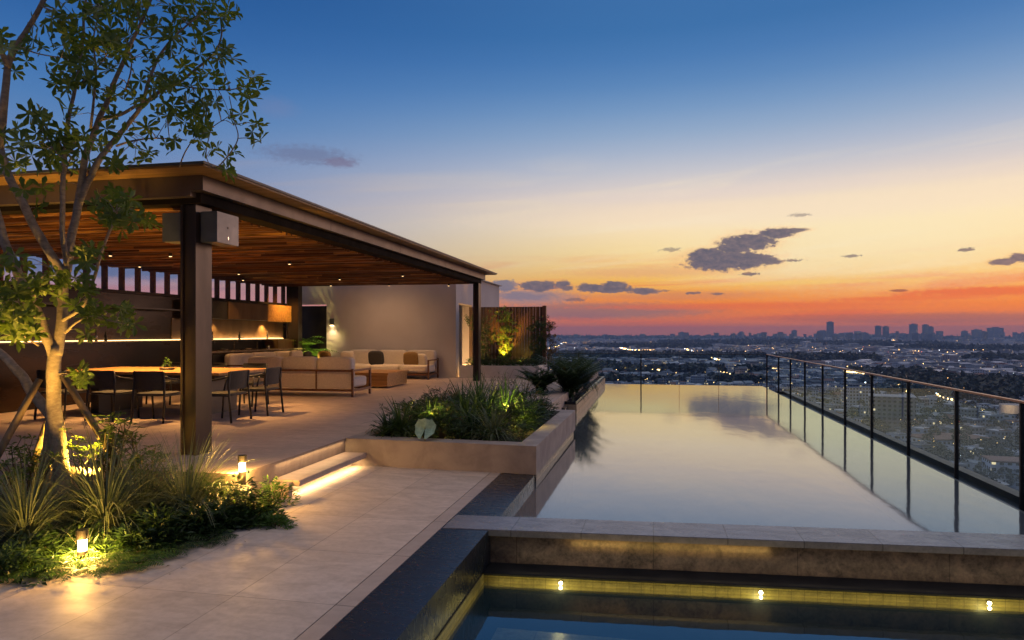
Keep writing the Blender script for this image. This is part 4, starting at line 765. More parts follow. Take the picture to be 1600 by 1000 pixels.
# ground cover, too many to count
mb = MB(); rnd = random.Random(21)
for i in range(7200):
    y = rnd.uniform(4.22, 6.08); x = -4.02-rnd.random()**1.3*5.2-max(0, (5.2-y))*.22; z = rnd.uniform(-.02, .13)*(.5+.9*abs(noise.noise(Vector((x*1.3, y*1.3, 0)))))
    a = rnd.random()*6.283; leaf(mb, (x, y, z), (math.cos(a), math.sin(a), rnd.uniform(-.1, .7)), Vector((rnd.uniform(-.4, .4), rnd.uniform(-.4, .4), 1)), rnd.uniform(.05, .10), .026)
tag(mb.build('ground_cover', M['leaf_dark']), 'dark leafy ground cover filling the left bed', 'ground cover', kind='stuff')

# ================================================================== planting in the central planter
Z1 = .28; rnd = random.Random(33)
def wxy(x, y): return (x, y)
def strap(x, y, n, L, spread, wd, mat, lab, name='strap_plant', cat='plant', group='strap leaved plants of the central planter', z=Z1):
    mb = MB(); strap_clump(mb, x, y, z, n, L, spread, wd, random.Random(int(x*100+y*37)), 1.1, 6); return tag(mb.build(name, M[mat], origin=(x, y, z)), lab, cat, group)
def pbush(x, y, lab, mat='leaf_dark', h=.50, n=1000):
    t = thing('shrub', lab, 'shrub', (x, y, Z1), 'leafy shrubs of the central planter'); r = random.Random(int(x*31+y*57)); lf = MB(); st = MB()
    for k in range(26):
        a = r.random()*6.283; q = r.uniform(.05, .42); e = Vector((x+math.cos(a)*q, y+math.sin(a)*q, Z1+h*r.uniform(.5, 1.1)*(1.15-q))); m = Vector((x+math.cos(a)*q*.5, y+math.sin(a)*q*.5, Z1+h*.55)); pts = smooth_path([Vector((x, y, Z1)), m, e, e+Vector((math.cos(a)*.10, math.sin(a)*.10, -.05))], 4); st.tube(pts, .004, 4, caps=False)
        for j in range(n//26): p = r.choice(pts[3:]); leaf(lf, p+Vector((r.uniform(-.03, .03), r.uniform(-.03, .03), r.uniform(-.03, .03))), (math.cos(a)+r.uniform(-1, 1), math.sin(a)+r.uniform(-1, 1), r.uniform(-.4, .7)), Vector((r.uniform(-.4, .4), r.uniform(-.4, .4), 1)), r.uniform(.06, .11), .022)
    lf.build('leaves', M[mat], t); st.build('stems', M['stem'], t)
strap(-3.45, 9.05, 110, .62, 1.5, .030, 'leaf_blue', 'strap leaved plant in the front left corner of the central planter')
pbush(-3.35, 9.75, 'fine leaved shrub behind the front left one, along the terrace rim')
pbush(-2.85, 9.0, 'fine leaved shrub behind the round pale leaf')
strap(-2.75, 9.9, 120, .72, 1.25, .030, 'leaf_blue', 'taller strap plant in the middle of the central planter')
strap(-2.15, 9.05, 260, .58, 1.55, .010, 'leaf_grass', 'fine arching grass clump at the front right of the central planter', 'grass_clump', 'grass', 'ornamental grasses in the beds')
pbush(-2.1, 9.75, 'fine leaved shrub behind the front right grass')
strap(-2.3, 10.6, 120, .85, 1.1, .026, 'leaf_fern', 'bright green strap plant catching the garden light', 'strap_plant')
pbush(-2.05, 11.2, 'fine leaved shrub near the rear right corner of the planter')
strap(-2.9, 11.3, 130, .75, 1.2, .026, 'leaf_blue', 'strap plant near the rear of the central planter')
pbush(-3.45, 10.9, 'leafy shrub at the rear left rim of the central planter')
strap(-1.95, 11.9, 180, .50, 1.5, .012, 'leaf_grass', 'small grass at the far right corner of the planter', 'grass_clump', 'grass', 'ornamental grasses in the beds')
strap(-3.1, 12.0, 120, .8, 1.0, .022, 'leaf_fern', 'bright strap plant at the far edge of the planter')
for i, (x, y, h, lab) in enumerate([(-3.3, 10.3, .72, 'wiry airy shrub rising at the left of the central planter'), (-2.7, 11.8, .80, 'wiry airy shrub at the back of the central planter'), (-2.2, 11.6, .74, 'wiry airy shrub at the back right of the central planter'), (-3.55, 9.5, .5, 'small wiry shrub leaning over the terrace rim')]):
    t = thing('wiry_shrub', lab, 'shrub', (x, y, Z1), 'wiry shrubs of the central planter'); st = MB(); lf = MB(); r = random.Random(50+i)
    for k in range(30):
        a = r.random()*6.283; q = r.uniform(.1, .45); e = Vector((x+math.cos(a)*q, y+math.sin(a)*q, Z1+h*r.uniform(.55, 1.05))); m = Vector((x+math.cos(a)*q*.3, y+math.sin(a)*q*.3, Z1+h*.5)); st.tube(smooth_path([Vector((x, y, Z1)), m, e], 3), [.005, .004, .004, .003, .003, .003, .002], 4, caps=False)
        for j in range(9): p = m.lerp(e, r.random()); leaf(lf, p, (r.uniform(-1, 1), r.uniform(-1, 1), r.uniform(-.2, .8)), Vector((0, 0, 1)), .06, .014)
    st.build('stems', M['stem'], t); lf.build('leaves', M['leaf_blue'], t)
strap(-3.2, 9.55, 120, .58, 1.3, .034, 'leaf_dark', 'broad dark strap plant left of the round pale leaf'); strap(-2.5, 9.35, 130, .60, 1.5, .030, 'leaf_dark', 'broad dark strap plant right of the round pale leaf')
strap(-3.6, 8.95, 70, .5, 1.6, .030, 'leaf_dark', 'dark strap plant hanging over the front left rim'); strap(-1.95, 10.4, 150, .62, 1.5, .022, 'leaf_blue', 'strap plant leaning over the pool side rim'); strap(-3.3, 11.6, 120, .7, 1.2, .026, 'leaf_blue', 'strap plant at the rear left corner of the planter')
strap(-2.55, 10.3, 120, .8, 1.2, .028, 'leaf_dark', 'tall dark strap plant in the very middle of the planter')
p = at(664, 668, 8.86); t = thing('broad_leaf_plant', 'single round pale grey green leaf standing at the front planter rim', 'plant', (p.x, p.y, Z1))
mb = MB(); vs = [(p.x, p.y, p.z-.02)]; nn = 26
for i in range(nn+1):
    a = -math.pi/2+.18+(2*math.pi-.36)*i/nn; rr = .135*(1+.05*math.sin(a*9))*(1-.12*(math.sin(a) > .8)); vs.append((p.x+rr*math.cos(a)*1.05, p.y-.02+.04*math.cos(a*2)+.05*math.sin(a), p.z+rr*math.sin(a)))
mb.add(vs, [(0, i, i+1) for i in range(1, nn+1)]); mb.build('leaf', M['leaf_pale'], t); MB().tube([(p.x, p.y+.03, Z1), (p.x, p.y, Z1+.05), (p.x, p.y, p.z)], .006, 6).build('stem', M['stem'], t)
mb = MB(); rnd = random.Random(5)
for i in range(4200):
    x = rnd.uniform(-3.78, -1.69); y = rnd.uniform(8.66, 12.2); z = Z1+rnd.uniform(0, .22); a = rnd.random()*6.283
    leaf(mb, (x, y, z), (math.cos(a), math.sin(a), rnd.uniform(0, .9)), Vector((rnd.uniform(-.4, .4), rnd.uniform(-.4, .4), 1)), rnd.uniform(.06, .13), .024)
tag(mb.build('ground_cover', M['leaf_dark']), 'dark leafy ground cover filling the central planter', 'ground cover', kind='stuff')
for (x, y, e, lab) in [(-3.1, 9.25, 5, 'small spotlight hidden among leaves behind the round pale leaf'), (-2.1, 10.1, 7, 'small spotlight hidden among the leaves at right of the central planter')]:
    t = thing('garden_spotlight', lab, 'spotlight', (x, y, Z1)); MB().cyl(x, y, Z1, Z1+.1, .01, 8).build('spike', M['black'], t); MB().cyl(x, y, Z1+.1, Z1+.15, .025, 12).build('head', M['black'], t)
    light('POINT', 'planter glow', (x, y, Z1+.34), e*3.6, (1, .72, .12), shadow_soft_size=.02)
# cycads at the far planter
def cycad(x, y, z, n, L, lab, mat='leaf_blue', trunk=.12, up=1.05, wd=.42):
    t = thing('cycad', lab, 'plant', (x, y, z), 'cycads of the pool planter'); mb = MB(); r = random.Random(int(abs(x*91+y*13)))
    for i in range(n): a = 6.283*i/n+r.uniform(-.3, .3); frond(mb, (x, y, z+trunk), (math.cos(a), math.sin(a), 0), L*r.uniform(.6, 1.1), wd, r, up*r.uniform(.70, 1.2), 20, .046, .85)
    strap_clump(mb, x, y, z+.02, 90, L*.62, 1.5, .045, r, 1.0, 6)
    mb.build('fronds', M[mat], t); MB().tube([(x, y, z), (x, y, z+trunk+.05)], [.07, .05], 10).build('trunk', M['bark'], t)
cycad(-2.0, 16.5, .16, 60, 1.4, 'big dark cycad at the near end of the pool planter', up=1.35); cycad(-2.0, 17.9, .16, 50, 1.35, 'cycad behind the nearest one in the pool planter', up=1.35); cycad(-2.0, 20.0, .16, 26, 1.25, 'third cycad further along the pool planter', up=1.35); cycad(-2.6, 15.9, .35, 22, .8, 'low cycad spilling over the terrace corner by the pool', 'leaf_dark', up=1.)
# palm behind the lounge, climbers on the fence
def palm(x, y, z, h, n, L, lab, seed):
    t = thing('palm', lab, 'palm', (x, y, z)); r = random.Random(seed); mb = MB(); st = MB()
    for s_ in range(5):
        bx = x+r.uniform(-.25, .25); by = y+r.uniform(-.2, .2); hh = h*r.uniform(.5, 1.); st.tube([(bx, by, z), (bx, by, z+hh)], [.03, .02], 8)
        for i in range(n): a = r.random()*6.283; frond(mb, (bx, by, z+hh), (math.cos(a), math.sin(a), 0), L*r.uniform(.7, 1.1), .5, r, r.uniform(.7, 1.35), 12, .05)
    mb.build('fronds', M['leaf_fern'], t); st.build('stems', M['stem'], t)
palm(-10.9, 20.2, T, 1.0, 8, 1.0, 'broad palm standing in the corner between kitchen and pale wall', 4)
light('SPOT', 'palm uplight', (-10.2, 19.3, T+.1), 160, (1, .8, .2), (-11., 20.4, 2.), spot_size=R(80), spot_blend=.8, shadow_soft_size=.04)
def climber(x, y, z, w_, h, n, lab, mat, seed):
    t = thing('climbing_plant', lab, 'plant', (x, y, z), 'climbing plants on the wooden fence'); r = random.Random(seed); st = MB(); lf = MB()
    for i in range(7):
        pts = [Vector((x+r.uniform(-.1, .1), y, z))]
        for k in range(1, 6): pts.append(Vector((x+r.uniform(-w_, w_)*k/6, y+r.uniform(-.12, .02), z+h*k/5*r.uniform(.85, 1))))
        pts = smooth_path(pts, 3); st.tube(pts, .006, 4, caps=False)
        for k in range(n//7): p = r.choice(pts[2:])+Vector((r.uniform(-.16, .16), r.uniform(-.15, .02), r.uniform(-.12, .12))); rosette(lf, p, (r.uniform(-.6, .6), -1, r.uniform(-.3, .8)), r, .075, .032, 5)
    lf.build('leaves', M[mat], t); st.build('stems', M['stem'], t)
climber(-5.45, 21.98, .68, .6, 1.6, 170, 'leafy climber at the left of the wooden fence behind the post', 'leaf_dark', 1); climber(-4.75, 21.98, .68, .5, 1.9, 160, 'climber in the middle of the fence lit gold from below', 'leaf_fern', 2)
climber(-3.72, 21.95, .68, .55, 1.55, 170, 'dense climber at the right end of the fence', 'leaf_dark', 3); climber(-3.22, 21.9, .68, .35, 1.5, 60, 'reddish leaved branch hanging out past the right end of the fence', 'leaf_red', 6)
light('SPOT', 'fence uplight', (-4.78, 21.62, .98), 330, (1, .43, .03), (-4.78, 22.1, 1.9), spot_size=R(85), spot_blend=.7, shadow_soft_size=.03)
light('SPOT', 'fence uplight small', (-4.2, 21.5, .85), 20, (1, .7, .1), (-4.2, 21.9, 1.1), spot_size=R(90), spot_blend=.7, shadow_soft_size=.03)
mb = MB(); rnd = random.Random(9)
for i in range(1200): a = rnd.random()*6.283; leaf(mb, (rnd.uniform(-5.88, -3.6), rnd.uniform(20.9, 21.95), .68+rnd.uniform(0, .25)), (math.cos(a), math.sin(a), rnd.uniform(0, .9)), Vector((0, 0, 1)), .13, .035)
tag(mb.build('ground_cover', M['leaf_dark']), 'low dark foliage filling the white planter', 'ground cover', kind='stuff')

# ================================================================== the city below
GZ = -72.
def citymat(name, cols, rough=.8, lit=.0, cell=3.):
    """wall with a grid of windows, a few of them lit from inside"""
    m, t, b = principled(name, (.3, .3, .3), rough); g = t.add('ShaderNodeNewGeometry'); oi = t.add('ShaderNodeObjectInfo')
    r = t.math('FRACT', t.math('ADD', g.outputs['Random Per Island'], oi.outputs['Random'])); c = t.ramp(r, [(i/max(1, len(cols)-1), q) for i, q in enumerate(cols)], 'CONSTANT')
    sp = t.add('ShaderNodeSeparateXYZ', ins={0: g.outputs['Position']}); nz = t.add('ShaderNodeSeparateXYZ', ins={0: g.outputs['Normal']})
    hor = t.math('ADD', t.math('MULTIPLY', sp.outputs[0], t.math('ABSOLUTE', nz.outputs[1])), t.math('MULTIPLY', sp.outputs[1], t.math('ABSOLUTE', nz.outputs[0])))
    fx = t.math('DIVIDE', hor, cell); fz = t.math('DIVIDE', sp.outputs[2], 3.1)
    ix = t.math('ABSOLUTE', t.math('SUBTRACT', t.math('FRACT', fx), .5)); iz = t.math('ABSOLUTE', t.math('SUBTRACT', t.math('FRACT', fz), .5))
    win = t.math('MULTIPLY', t.math('MULTIPLY', t.math('LESS_THAN', ix, .27), t.math('LESS_THAN', iz, .24)), t.math('LESS_THAN', t.math('ABSOLUTE', nz.outputs[2]), .4))
    wn = t.add('ShaderNodeTexWhiteNoise', noise_dimensions='2D', ins={0: t.add('ShaderNodeCombineXYZ', ins={0: t.math('FLOOR', fx), 1: t.math('FLOOR', fz), 2: 0.}).outputs[0]})
    c = t.mix(win, c, (.02, .025, .03, 1)); t.l.new(c, b.inputs['Base Color'])
    on = t.math('MULTIPLY', win, t.math('LESS_THAN', wn.outputs[0], lit)); t.l.new(t.math('MULTIPLY', on, 1.3), b.inputs['Emission Strength']); b.inputs['Emission Color'].default_value = (1, .72, .38, 1)
    m.cycles.emission_sampling = 'NONE'; return m
WC = [(.46, .50, .58), (.66, .70, .76), (.30, .33, .38), (.78, .80, .82), (.42, .37, .38), (.50, .58, .66)]
M['cwall'] = citymat('city wall', WC, lit=.045); M['tower'] = citymat('tower wall', [(.16, .16, .19), (.22, .21, .24), (.12, .12, .15), (.28, .27, .29)], lit=.05, cell=4.)
def roofmat():
    m, t, b = principled('city roof', (.3, .3, .3), .85); g = t.add('ShaderNodeNewGeometry'); oi = t.add('ShaderNodeObjectInfo'); r = t.math('FRACT', t.math('ADD', g.outputs['Random Per Island'], oi.outputs['Random']))
    c = t.ramp(r, [(0, (.25, .28, .33)), (.2, (.46, .50, .56)), (.42, (.13, .15, .18)), (.58, (.27, .16, .13)), (.70, (.62, .65, .70)), (.82, (.32, .38, .45)), (.92, (.80, .82, .84))], 'CONSTANT'); t.l.new(c, b.inputs['Base Color']); return m
M['croof'] = roofmat(); M['cground'] = varied('city ground', (.06, .066, .08), (.03, .042, .045), .01, .95, .02, 0)
M['ctree'] = foliage('city tree leaf', (.010, .022, .012), (.018, .034, .016), (.028, .045, .02), trans=.1)
M['lamp_warm'] = emit('street lamp glow', (1., .55, .18), 11., False); M['lamp_white'] = emit('white lamp glow', (.85, .92, 1.), 5., False); M['lamp_red'] = emit('red lamp glow', (1., .2, .12), 4., False)
k = MB(); k.add([(-14000, -6000, GZ), (14000, -6000, GZ), (14000, 13600, GZ), (-14000, 13600, GZ)], [(0, 1, 2, 3)]); struct(k, 'city_ground', M['cground'])
def cpt(px, py, z=GZ):
    d = (CAMZ-z)/(py-HY)*FP; p = at(px, py, d); return Vector((p.x, p.y, z))
def pxy(x, y, z):
    d = -x*math.sin(YAW)+y*math.cos(YAW); u = x*math.cos(YAW)+y*math.sin(YAW); return (800+u/d*FP, HY+(CAMZ-z)/d*FP, d) if d > 1 else (-1, -1, d)
# woods : ellipses on the ground (centre px, py, half width m, half depth m)
WOODS = []
for px, py, rx, ry in [(1560, 622, 130, 90), (1500, 606, 120, 110), (1480, 604, 70, 90), (1395, 590, 60, 50), (1290, 566, 120, 150), (1130, 539, 420, 500), (1330, 541, 500, 420), (1200, 536, 300, 400), (1060, 585, 160, 60), (900, 560, 220, 120), (1010, 545, 300, 260), (960, 600, 80, 30), (1130, 600, 70, 30), (1500, 548, 260, 260), (1000, 530.5, 1600, 900), (1420, 531.5, 900, 700), (880, 578, 110, 60), (1080, 562, 200, 120), (1575, 566, 90, 90)]:
    p = cpt(px, py); WOODS.append((p.x, p.y, rx, ry))
def wood_at(x, y, m=1.): return any(((x-a)/(b*m))**2+((y-c)/(d*m))**2 < 1+.35*noise.noise(Vector((x*.02, y*.02, 3))) for a, c, b, d in WOODS)
rnd = random.Random(77); near = []; far = []
def cells(r0, r1, s, az0=-26, az1=42):
    ang = R(24); ca, sa_ = math.cos(ang), math.sin(ang); n = int(r1/s)+2
    for i in range(-n, n):
        if i % 5 == 4: continue
        for j in range(-n, n):
            if j % 4 == 3: continue
            u = (i+rnd.uniform(-.12, .12))*s; v = (j+rnd.uniform(-.12, .12))*s; x = u*ca-v*sa_; y = u*sa_+v*ca; r = math.hypot(x, y)
            if y <= 0 or not (r0 <= r < r1): continue
            a = math.degrees(math.atan2(x, y))
            if az0 < a < az1: yield x, y, r
for r0, r1, s_ in [(250, 1300, 18.5), (1300, 3200, 30), (3200, 7000, 62), (7000, 12500, 115)]:
    for x, y, r in cells(r0, r1, s_):
        if rnd.random() < .07 or wood_at(x, y): continue
        w_ = s_*rnd.uniform(.55, .95); d_ = s_*rnd.uniform(.55, .95); h = rnd.choice([3.5, 4, 6.5, 7, 7, 9, 10])*(1 if r < 1300 else 1.15)
        if rnd.random() < .035: h *= 2.0
        if r > 3200: h = rnd.uniform(5, 15)*(1.0 if r < 7000 else 1.25)*(rnd.choice([1, 1, 1, 1, 1, 2.2]))
        (near if r < 1000 else far).append((x, y, w_, d_, h, R(24)+rnd.choice([0, 0, 0, R(6), R(-7)]), rnd.random(), r))
def vis(e):
    px, py, d = pxy(e[0], e[1], GZ+e[4]); return 850 < px < 1610 and py < 835 and (py > 604 and px > 1190+(py-604)*2.0 or py <= 606)
near.sort(key=lambda e: e[7]); indiv = [e for e in near if vis(e)][:300]; ids = set(map(id, indiv)); rest = [e for e in near if id(e) not in ids]+far
def rotbox(mb, x, y, w_, d_, z0, z1, a, roof=0):
    c, s = math.cos(a), math.sin(a); q = [(x+u*c-v*s, y+u*s+v*c) for u, v in ((-w_/2, -d_/2), (w_/2, -d_/2), (w_/2, d_/2), (-w_/2, d_/2))]
    mb.add([(a_, b_, z0) for a_, b_ in q]+[(a_, b_, z1) for a_, b_ in q], [(0, 1, 5, 4), (1, 2, 6, 5), (2, 3, 7, 6), (3, 0, 4, 7)])
    return q
wm = MB(); rm = MB()
for (x, y, w_, d_, h, a, k_, r) in rest:
    q = rotbox(wm, x, y, w_, d_, GZ, GZ+h, a); z = GZ+h; ww = [(x+(p[0]-x)*1.04, y+(p[1]-y)*1.04) for p in q]
    if k_ < .45 and r < 4000: m1 = ((ww[0][0]+ww[3][0])/2, (ww[0][1]+ww[3][1])/2, z+2.6); m2 = ((ww[1][0]+ww[2][0])/2, (ww[1][1]+ww[2][1])/2, z+2.6); rm.add([p+(z,) for p in ww]+[m1, m2], [(0, 1, 5, 4), (2, 3, 4, 5), (3, 0, 4), (1, 2, 5)])
    else:
        rm.add([p+(z+.4,) for p in ww], [(0, 1, 2, 3)])
        if r < 2600 and k_ > .6: rotbox(rm, x+w_*.15, y, w_*.3, d_*.3, z+.4, z+3, a); 
o = wm.build('distant_houses', [M['cwall']]); tag(o, 'countless small houses of the city spreading to the horizon', 'houses', kind='stuff')
o = rm.build('distant_roofs', [M['croof']]); tag(o, 'flat and pitched roofs over the countless small city houses', 'roofs', kind='stuff')
def house_proto(kind):
    labs = ['flat roofed white house with a roof tank below the glass balustrade', 'pitched roof house among the houses below the balustrade', 'low wide flat roofed house among the houses below', 'two storey house with a set back upper floor, below', 'narrow tall flat roofed house among the houses below']
    t = thing('house', labs[kind], 'house', (0, 0, 0), ['white flat roofed houses of the city', 'pitched roof houses of the city', 'low wide houses of the city', 'set back two storey houses of the city', 'narrow tall houses of the city'][kind])
    w_, d_, h = [(13, 11, 7), (12, 10, 6), (14.5, 12.5, 4.2), (13, 12, 7.5), (9.5, 10, 10)][kind]; b = MB(); b.box(-w_/2, -d_/2, 0, w_/2, d_/2, h if kind != 3 else 4); b.build('wall', M['cwall'], t); r = MB()
    if kind == 1: e = .5; r.add([(-w_/2-e, -d_/2-e, h), (w_/2+e, -d_/2-e, h), (w_/2+e, d_/2+e, h), (-w_/2-e, d_/2+e, h), (-w_/2-e, 0, h+2.6), (w_/2+e, 0, h+2.6)], [(0, 1, 5, 4), (2, 3, 4, 5), (3, 0, 4), (1, 2, 5), (3, 2, 1, 0)])
    else: hh = h if kind != 3 else 4; r.box(-w_/2-.15, -d_/2-.15, hh+.01, w_/2+.15, d_/2+.15, hh+.3); r.box(-w_/2, -d_/2, hh+.31, w_/2, -d_/2+.3, hh+.9); r.box(-w_/2, d_/2-.3, hh+.31, w_/2, d_/2, hh+.9)
    r.build('roof', M['croof'], t)
    if kind == 3: MB().box(-w_/2+2.5, -d_/2+1.5, 4.31, w_/2-1, d_/2-1, 7.4).build('upper_floor', M['cwall'], t)
    if kind in (0, 2, 4): MB().cyl(w_*.2, d_*.15, h+.31, h+2.1, 1.0, 12).build('water_tank', M['render'], t)
    return t
protos = [house_proto(i) for i in range(5)]; used = [0]*5
for (x, y, w_, d_, h, a, k_, r) in indiv:
    kd = int(k_*5)
    if used[kd] == 0: o = protos[kd]; o.location = (x, y, GZ); o.rotation_euler = (0, 0, a)
    else: o = copy_tree(protos[kd], (x, y, GZ), a+rnd.choice([0, math.pi/2]))
    used[kd] += 1
# special buildings seen through the glass
def block(name, lab, px, py, w_, d_, h, a, mat='cwall', cat='building'):
    p = cpt(px, py); t = thing(name, lab, cat, tuple(p)); c = MB(); rotbox(c, p.x, p.y, w_, d_, GZ, GZ+h, a); c.build('wall', M[mat], t)
    c = MB(); q = rotbox(MB(), p.x, p.y, w_+.6, d_+.6, 0, 0, a); c.prism(q, GZ+h+.01, GZ+h+.7); c.build('roof', M['croof'], t); return t, p
block('building', 'pale slab block with lit rooms seen through the middle glass panels', 1393, 676, 30, 22, 27, R(-14)); block('building', 'large white flat roofed building at the lower right behind the last panel', 1575, 770, 17, 14, 15, R(-8))
block('building', 'mid rise block behind the pale slab block', 1340, 640, 24, 18, 24, R(10)); block('building', 'wide low warehouse with pale roof through the sixth panel', 1480, 700, 44, 24, 7, R(20)); block('building', 'long low grey warehouse beyond the glass corner', 1200, 585, 90, 40, 9, R(5))
block('building', 'long white hall under the far balustrade', 1070, 598, 80, 40, 10, R(-6)); block('building', 'pale hall behind the cycads and left of the pool', 930, 590, 60, 40, 10, R(12))
t, p = block('building', 'round water tower like block lit orange near the right edge', 1582, 665, 3, 3, 3, 0); MB().cyl(p.x, p.y, GZ+3.8, GZ+17, 9, 24).build('drum', M['render'], t)
light('SPOT', 'drum light', (p.x-14, p.y-18, GZ+18), 9000, (1, .6, .3), (p.x, p.y, GZ+12), spot_size=R(60), spot_blend=.8, shadow_soft_size=1.)
# woodland stuff and individual nearer trees
def crown(mb, x, y, z, r, h, n, sz, rd):
    for i in range(n):
        a = rd.random()*6.283; e = rd.uniform(-.4, 1); q = math.sqrt(max(0, 1-e*e))*rd.uniform(.75, 1.05); p = Vector((x+math.cos(a)*q*r, y+math.sin(a)*q*r, z+h*.55+e*h*.45)); d = Vector((rd.uniform(-1, 1), rd.uniform(-1, 1), rd.uniform(-.6, .9))); leaf(mb, p-d*sz*.4, d, Vector((rd.uniform(-1, 1), rd.uniform(-1, 1), 1)), sz, sz*.8)
wd = MB(); rt = random.Random(8); cnt = 0
for (a, c, b_, d_) in WOODS:
    dist = math.hypot(a, c); st_ = max(9, dist*.011); n = int(min(650, 3.14*b_*d_/(st_*st_)*1.5))
    for i in range(n):
        an = rt.random()*6.283; q = math.sqrt(rt.random()); x = a+math.cos(an)*q*b_; y = c+math.sin(an)*q*d_; rr = st_*rt.uniform(.5, .85); crown(wd, x, y, GZ-1, rr, min(rr*1.6, 20), 16, rr*.9, rt)
o = wd.build('woodland', M['ctree']); tag(o, 'dark woods and tree belts between the city houses', 'woods', kind='stuff')
spots = []; rt = random.Random(15)
while len(spots) < 240:
    px = rt.uniform(1190, 1600); py = rt.uniform(575, 780); p = cpt(px, py)
    if py < 604 or px > 1190+(py-604)*2.0: spots.append(p)
cp = []
for i in range(3):
    t = thing('city_tree', ['round dark street tree among the houses below', 'tall dark street tree among the houses below', 'small spreading street tree among the houses below'][i], 'tree', (0, 0, 0), ['round trees among the city houses', 'tall trees among the city houses', 'small spreading trees among the city houses'][i]); mb = MB(); rr, hh = [(4.2, 9), (3.4, 12), (3.6, 6.5)][i]
    crown(mb, 0, 0, 1, rr, hh, 150, 1.5, rt); mb.build('crown', M['ctree'], t); MB().tube([(0, 0, 0), (0, 0, hh*.6)], [.3, .18], 8).build('trunk', M['bark'], t); cp.append(t)
for i, p in enumerate(spots):
    if i < 3: cp[i].location = p
    else: copy_tree(cp[i % 3], p, rt.random()*6)
# skyline towers : (px, top py, width px, distance)
rt = random.Random(4); TW = [(1297, 503.5, 10, 6800, 'tallest dark tower of the skyline, standing alone at the centre right'), (1372, 510, 9, 6500, 'left one of the twin slim towers on the skyline'), (1384, 510.5, 8, 6400, 'right one of the twin slim towers on the skyline'), (1427, 507, 11, 6900, 'broad dark tower left of the pale stepped one'),
    (1446, 508, 9, 6800, 'pale stepped tower beside the broad dark tower'), (1454, 511, 7, 6800, 'slim tower leaning against the pale stepped one'), (1555, 512.5, 17, 7000, 'wide block with a small mast near the right end of the skyline'), (1526, 515.5, 11, 7200, 'square block left of the wide mast block'), (1285, 517, 13, 7000, 'stepped block at the foot of the tallest tower'),
    (1065, 519.5, 9, 7500, 'lone dark block on the far left of the skyline'), (1241, 516.5, 7, 7400, 'domed slim tower left of the tallest tower'), (1507, 517.5, 8, 7300, 'narrow block between the pale tower and the square block')]
for px, py, w_, d, lab in TW:
    p = at(px, py, d); wm_ = w_*d/FP; t = thing('tower_block', lab, 'tower', (p.x, p.y, GZ)); c = MB(); rotbox(c, p.x, p.y, wm_, wm_*.8, GZ, p.z, R(rt.uniform(-20, 20))); c.build('body', M['tower'], t)
    c = MB(); c.box(p.x-wm_*.5, p.y-wm_*.4, p.z+.1, p.x+wm_*.5, p.y+wm_*.4, p.z+2); c.box(p.x-wm_*.22, p.y-wm_*.2, p.z+2.1, p.x+wm_*.22, p.y+wm_*.2, p.z+9); c.build('roof', M['tower'], t)
mid = None
for i in range(150):
    px = rt.choice([rt.uniform(860, 1620), rt.uniform(1050, 1600), rt.uniform(1280, 1480)]); d = rt.uniform(5200, 9500); top = 521+rt.uniform(-2.2, 3.6) if px > 1040 else 521+rt.uniform(.5, 4.5)
    if rt.random() < .12 and px > 1050: top -= rt.uniform(1, 4)
    p = at(px, top, d); w_ = rt.uniform(3.5, 9)*d/FP
    if mid is None:
        mid = thing('mid_rise_block', 'hazy grey apartment block on the far skyline', 'building', (0, 0, GZ), 'mid rise blocks along the skyline'); c = MB(); rotbox(c, 0, 0, 1, .8, GZ, GZ+1, 0); c.add([(-.5, -.4, GZ+1), (.5, -.4, GZ+1), (.5, .4, GZ+1), (-.5, .4, GZ+1)], [(0, 1, 2, 3)]); b_ = c.build('body', M['tower'], mid); o = mid; b_.location = (0, 0, 0)
    else: o = copy_tree(mid)
    o.location = (p.x, p.y, GZ); o.rotation_euler = (0, 0, R(rt.uniform(-30, 30))); o.children[0].scale = (w_, w_, p.z-GZ)
# street lamps : chains of individual lamps and a scatter too many to count
lp = {}
def street_lamp(p, s, mat, h=9.):
    if mat not in lp:
        t = thing('street_lamp', {'lamp_warm': 'warm glowing street lamp in the city below', 'lamp_white': 'cold white street lamp in the city below', 'lamp_red': 'small red light in the city below'}[mat], 'street lamp', (0, 0, 0), {'lamp_warm': 'warm street lamps of the city', 'lamp_white': 'white street lamps of the city', 'lamp_red': 'red lights of the city'}[mat])
        mb = MB(); mb.tube([(0, 0, 8.6), (0, 0, 9.0), (0, 0, 9.4)], [.25, .5, .25], 6); mb.build('lamp_head', M[mat], t); MB().tube([(0, 0, 0), (0, 0, 8.6)], .09, 5).build('pole', M['black'], t); lp[mat] = t; o = t
    else: o = copy_tree(lp[mat])
    o.location = (p.x, p.y, GZ); o.children[0].scale = (s, s, 1) if o.children[0].name.startswith('lamp_head') else (1, 1, 1)
    for c in o.children:
        if c.name.startswith('lamp_head'): c.scale = (s, s, s); c.location.z = -9*(s-1)
        else: c.scale = (1, 1, 1)
rt = random.Random(6); nl = 0
CH = [([(950, 543), (965, 546), (983, 550), (1010, 551.5), (1036, 549.5)], 34), ([(856, 548), (870, 545), (880, 538), (898, 540), (935, 543)], 24), ([(960, 578), (1000, 580), (1038, 579)], 34), ([(955, 584), (1000, 586), (1042, 586)], 34), ([(1068, 537), (1105, 538)], 16), ([(1070, 548), (1100, 560), (1128, 570), (1150, 592)], 22), ([(1130, 556), (1180, 562)], 14),
      ([(1195, 583.5), (1240, 584.5)], 22), ([(1316, 588), (1352, 592)], 14), ([(1352, 608), (1352, 620), (1356, 640)], 8), ([(1405, 612), (1416, 622), (1424, 640)], 9), ([(1230, 532), (1255, 533)], 10), ([(1380, 534), (1400, 534.5)], 10), ([(1100, 583), (1160, 598)], 12), ([(1457, 622), (1470, 634), (1500, 642)], 9), ([(1425, 596), (1470, 600)], 5)]
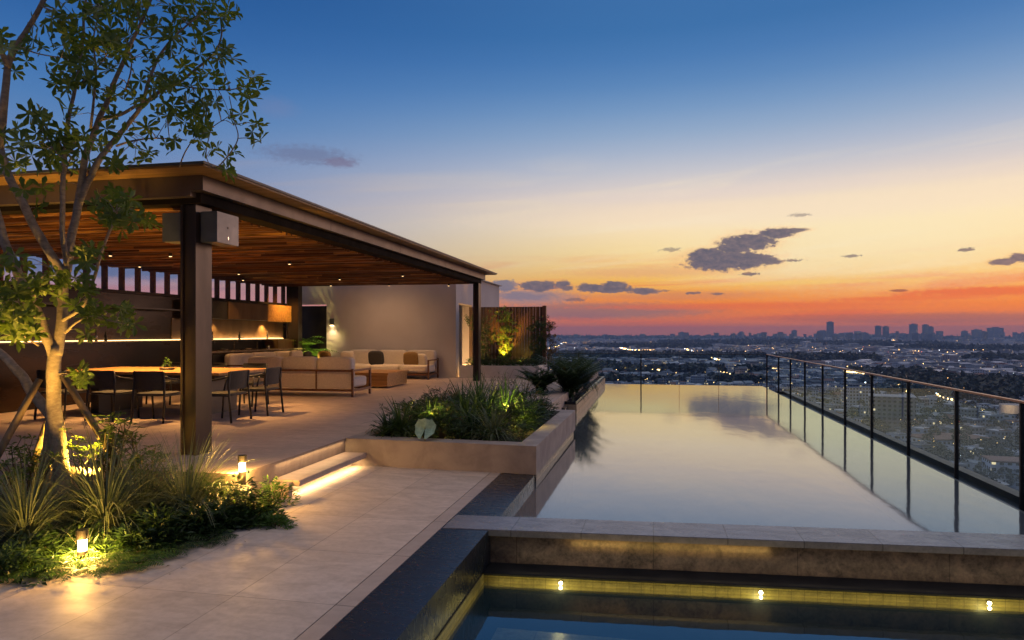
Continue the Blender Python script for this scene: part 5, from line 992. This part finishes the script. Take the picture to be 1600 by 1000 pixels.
for pl, n in CH:
    pts = [cpt(*q) for q in pl]
    for i in range(n):
        f = (i+rt.uniform(-.3, .3))/(n)*(len(pts)-1); f = min(max(f, 0), len(pts)-1.001); k_ = int(f); p = pts[k_].lerp(pts[k_+1], f-k_); d = p.length
        if nl < 290: street_lamp(p, max(1.6, d/FP*2.4)*rt.uniform(.7, 1.4), 'lamp_warm' if rt.random() < .85 else 'lamp_white'); nl += 1
sc_l = {'lamp_warm': MB(), 'lamp_white': MB(), 'lamp_red': MB()}
for i in range(2600):
    px = rt.uniform(-100, 1750); py = 523+((rt.random())**1.6)*230 if rt.random() < .65 else rt.uniform(524, 560); p = cpt(px, py); d = p.length
    if d > 14000 or d < 270 or (d < 900 and rt.random() < .35): continue
    s = max(.3, d/FP*rt.choice([.5, .6, .7, .8, 1., 1.3])*(.5 if d < 900 else .85)); m = rt.choices(['lamp_warm', 'lamp_white', 'lamp_red'], [78, 15, 4])[0]; z = GZ+rt.uniform(7, 14)
    sc_l[m].add([(p.x-s*.5, p.y, z), (p.x+s*.5, p.y, z), (p.x, p.y+s*.5, z), (p.x, p.y-s*.5, z), (p.x, p.y, z+s*.5), (p.x, p.y, z-s*.5)], [(0, 2, 4), (2, 1, 4), (1, 3, 4), (3, 0, 4), (2, 0, 5), (1, 2, 5), (3, 1, 5), (0, 3, 5)])
for m, mb in sc_l.items(): tag(mb.build('city_lights', M[m]), {'lamp_warm': 'countless warm lights scattered over the city', 'lamp_white': 'countless cold white lights scattered over the city', 'lamp_red': 'scattered small red lights over the city'}[m], 'city lights', kind='stuff')
# ------------------------------------------------------------------ haze
hb = MB().box(-14010, -6010, GZ-1, 14010, 13610, 122).build('haze', bpy.data.materials.new('haze')); hm = hb.data.materials[0]; hm.use_nodes = True; t = NT(hm.node_tree); t.n.clear()
vo = t.add('ShaderNodeVolumePrincipled', ins={'Color': (.36, .58, 1., 1), 'Density': 1.05e-4, 'Anisotropy': .2}); o = t.add('ShaderNodeOutputMaterial'); t.l.new(vo.outputs[0], o.inputs['Volume'])
tag(hb, 'pale evening haze over the city', 'haze', kind='stuff')
